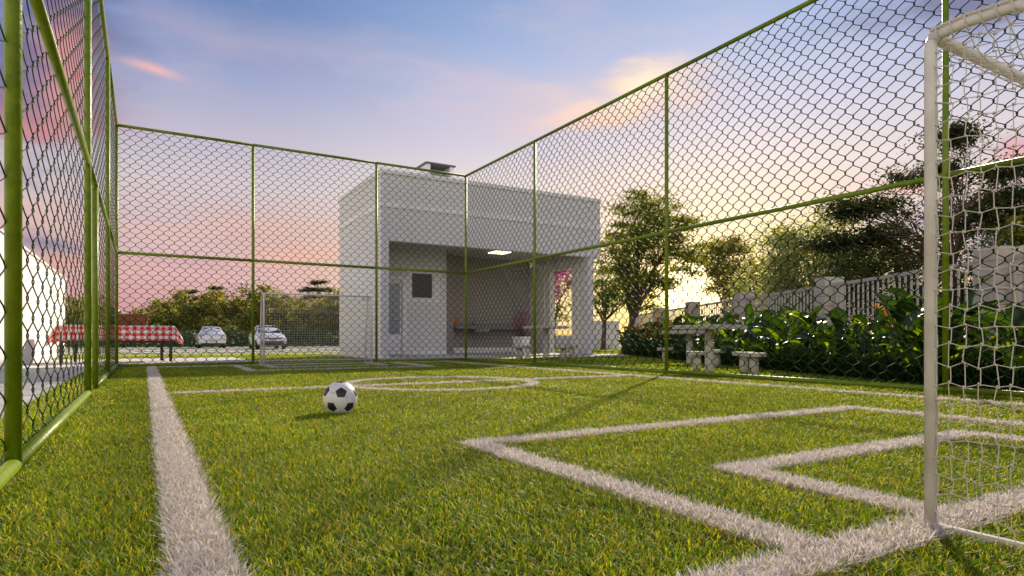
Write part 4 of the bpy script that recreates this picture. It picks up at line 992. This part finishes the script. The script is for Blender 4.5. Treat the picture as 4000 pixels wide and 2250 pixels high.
# ---------------------------------------------------------------- bird of paradise plants
def plant0(seed,nl=17):
    rg=np.random.default_rng(seed); R=empty('broad_leaved_plant',(0,0,0),0,'','plant','broad-leaved plants along the garden bed')
    stem=MB(); V=[];Fq=[];C=[]; o=0
    for k in range(nl):
        a=k*2.4+rg.uniform(-.3,.3); ht=rg.uniform(0.25,0.78); out=rg.uniform(0.05,0.34); Lb=rg.uniform(0.30,0.48); wb=Lb*rg.uniform(0.36,0.48)
        d=np.array([math.cos(a),math.sin(a),0]); base=d*0.05; tip=d*out+np.array([0,0,ht])
        stem.tube([tuple(base),tuple((base+tip)/2+np.array([0,0,0.04])-d*0.03),tuple(tip)],[0.011,0.009,0.006],5,cap=False)
        sd=np.cross(d,[0,0,1]); el=rg.uniform(0.7,1.5); bend=rg.uniform(0.8,2.3); tw=rg.normal(0,0.45); p=tip.copy(); nr=9; fold=rg.uniform(0.15,0.5)
        sdt=sd*math.cos(tw)+np.array([0,0,1])*math.sin(tw)
        col_=np.array([0.018,0.042,0.010])*rg.uniform(0.6,1.4)
        if rg.uniform()<0.26: col_=np.array([0.13,0.21,0.015])*rg.uniform(0.8,1.2)
        for r in range(nr+1):
            t=r/nr; an=el-bend*t; dirv=d*math.cos(an)+np.array([0,0,1])*math.sin(an)
            w=wb*0.5*(math.sin(math.pi*min(1,t**0.75*0.98+0.02))**0.6 if t<1 else 0)
            up=np.cross(dirv,sdt); up/=np.linalg.norm(up)+1e-9
            if up[2]<0: up=-up
            rip=0.006*math.sin(t*25+k)
            for u,g in ((-1,1),(-0.5,0.5),(0,0),(0.5,0.5),(1,1)):
                V.append(p+sdt*w*u*(1-0.12*fold)+up*(w*fold*g*g*0.9+rip*abs(u))); C.append(col_*(1.7 if u==0 else 1))
            p=p+dirv*Lb/nr
        for r in range(nr):
            for c in range(4): Fq.append((o+r*5+c,o+r*5+c+1,o+(r+1)*5+c+1,o+(r+1)*5+c))
        o+=(nr+1)*5
    stem.build('stem',mStem,R); npmesh('foliage',np.array(V),np.array(Fq),np.zeros((0,3),int),np.array(C),mBird,R,smooth=True)
    return R
def flower(R,x,y,z,a,sc=1.0,m=None):
    b=MB(); d=Vector((math.cos(a),math.sin(a),0))
    b.tube([(x,y,z-0.4),(x,y,z)],0.006,5,mi=1)
    for k in range(6):
        e=rad(10+k*26); q=d*math.cos(e)+Vector((0,0,1))*math.sin(e); s=d.cross(q) if abs(d.dot(q))<0.99 else Vector((0,0,1)); s.normalize()
        p=Vector((x,y,z)); w=0.013*sc; Lq=0.12*sc
        b.add([p,p+q*Lq*0.5+s*w+Vector((0,0,.004)),p+q*Lq,p+q*Lq*0.5-s*w],[(0,1,2,3)],0)
        b.add([p,p+q*Lq*0.5+d.cross(Vector((0,0,1)))*w,p+q*Lq*0.96,p+q*Lq*0.5-d.cross(Vector((0,0,1)))*w],[(0,1,2,3)],0)
    b.tube([(x,y,z),(x+d.x*0.10*sc,y+d.y*0.10*sc,z+0.005)],[0.010*sc,0.001],5,mi=1)
    b.build('flower',[m or mOrange,mStem],R)
pp=[plant0(s,16+s%3) for s in (201,202,203,204,205)]
# a flowering plant kind
pf=plant0(210,14); 
for (fx,fy,fz,fa,m) in ((0.2,-0.1,0.88,3.4,mOrange),(-0.15,-0.2,0.80,4.4,mYellow),(0.05,0.1,0.96,4.0,mYellow),(-0.22,0.0,0.66,3.9,mOrange),(0.25,-0.25,0.60,4.9,mOrange)): flower(pf,fx,fy,fz,fa,1.4,m)
_kc.clear()
rgp=random.Random(21)
frontline=[(6.78,1.2),(6.85,3.0),(7.05,3.7),(8.5,6.9),(9.6,8.9),(11.0,11.9),(12.5,14.7),(13.4,15.6)]
def fl(t):
    # t metres of Y
    for (x0,y0),(x1,y1) in zip(frontline[:-1],frontline[1:]):
        if y0<=t<=y1: return x0+(x1-x0)*(t-y0)/(y1-y0)
    return frontline[-1][0]
spots=[]
yy=1.3
while yy<15.4:
    for row in range(3):
        x=fl(yy)+0.22+row*0.55+rgp.uniform(-.12,.12)
        if row==2 and rgp.random()<0.3: continue
        spots.append((x,yy+row*0.12+rgp.uniform(-.15,.15),row))
    yy+=0.50 if yy<6 else 0.62
usedp=set(); flow_used=False
places=[]
def seg(x,y):
    d=x*SA+y*CA; px=2000+F0*(x*CA-y*SA)/d; return px
names_row=['front row','second row','back row by the railings']
spots.sort(key=lambda s:seg(s[0],s[1]))
rank={}
for i,(x,y,row) in enumerate(spots):
    px=seg(x,y); flowering=(px<2620 and row<2) or (row==1 and abs(px-3450)<60)
    if flowering:
        o=pf if not flow_used else copy_tree(pf); flow_used=True
    else:
        k=rgp.randrange(5); o=pp[k] if k not in usedp else copy_tree(pp[k]); usedp.add(k)
    sc=rgp.uniform(0.72,1.02)*(1.0 if row<1 else 1.1); 
    if row==0: sc*=0.92
    o.location=(x,y,-0.02); o.rotation_euler.z=rgp.uniform(0,6.28); o.scale=(sc,sc,sc)
    rank.setdefault(row,0); rank[row]+=1
    zone=('left of the garden tree trunk' if px<2420 else 'between the tree trunk and the third fence post' if px<2590 else 'behind the concrete table tops' if px<2920 else 'between the near stools and the tall block pillar' if px<3180 else 'in front of the bare railing span' if px<3420 else 'just left of the near goal post' if px<3640 else 'behind the goal post and green post' if px<3760 else 'seen through the goal net' )
    ords=['first','second','third','fourth','fifth','sixth','seventh','eighth','ninth','tenth','eleventh','twelfth','thirteenth','fourteenth','fifteenth','sixteenth','seventeenth','eighteenth','nineteenth','twentieth','twenty-first','twenty-second','twenty-third','twenty-fourth','twenty-fifth','twenty-sixth','twenty-seventh','twenty-eighth','twenty-ninth','thirtieth']
    o['label']=('orange-flowered plant' if flowering else 'broad-leaved green plant')+', %s from the left in the %s of the hedge'%(ords[min(rank[row],30)-1],('front row','middle row','back row')[row])
# dark strappy undergrowth at their feet
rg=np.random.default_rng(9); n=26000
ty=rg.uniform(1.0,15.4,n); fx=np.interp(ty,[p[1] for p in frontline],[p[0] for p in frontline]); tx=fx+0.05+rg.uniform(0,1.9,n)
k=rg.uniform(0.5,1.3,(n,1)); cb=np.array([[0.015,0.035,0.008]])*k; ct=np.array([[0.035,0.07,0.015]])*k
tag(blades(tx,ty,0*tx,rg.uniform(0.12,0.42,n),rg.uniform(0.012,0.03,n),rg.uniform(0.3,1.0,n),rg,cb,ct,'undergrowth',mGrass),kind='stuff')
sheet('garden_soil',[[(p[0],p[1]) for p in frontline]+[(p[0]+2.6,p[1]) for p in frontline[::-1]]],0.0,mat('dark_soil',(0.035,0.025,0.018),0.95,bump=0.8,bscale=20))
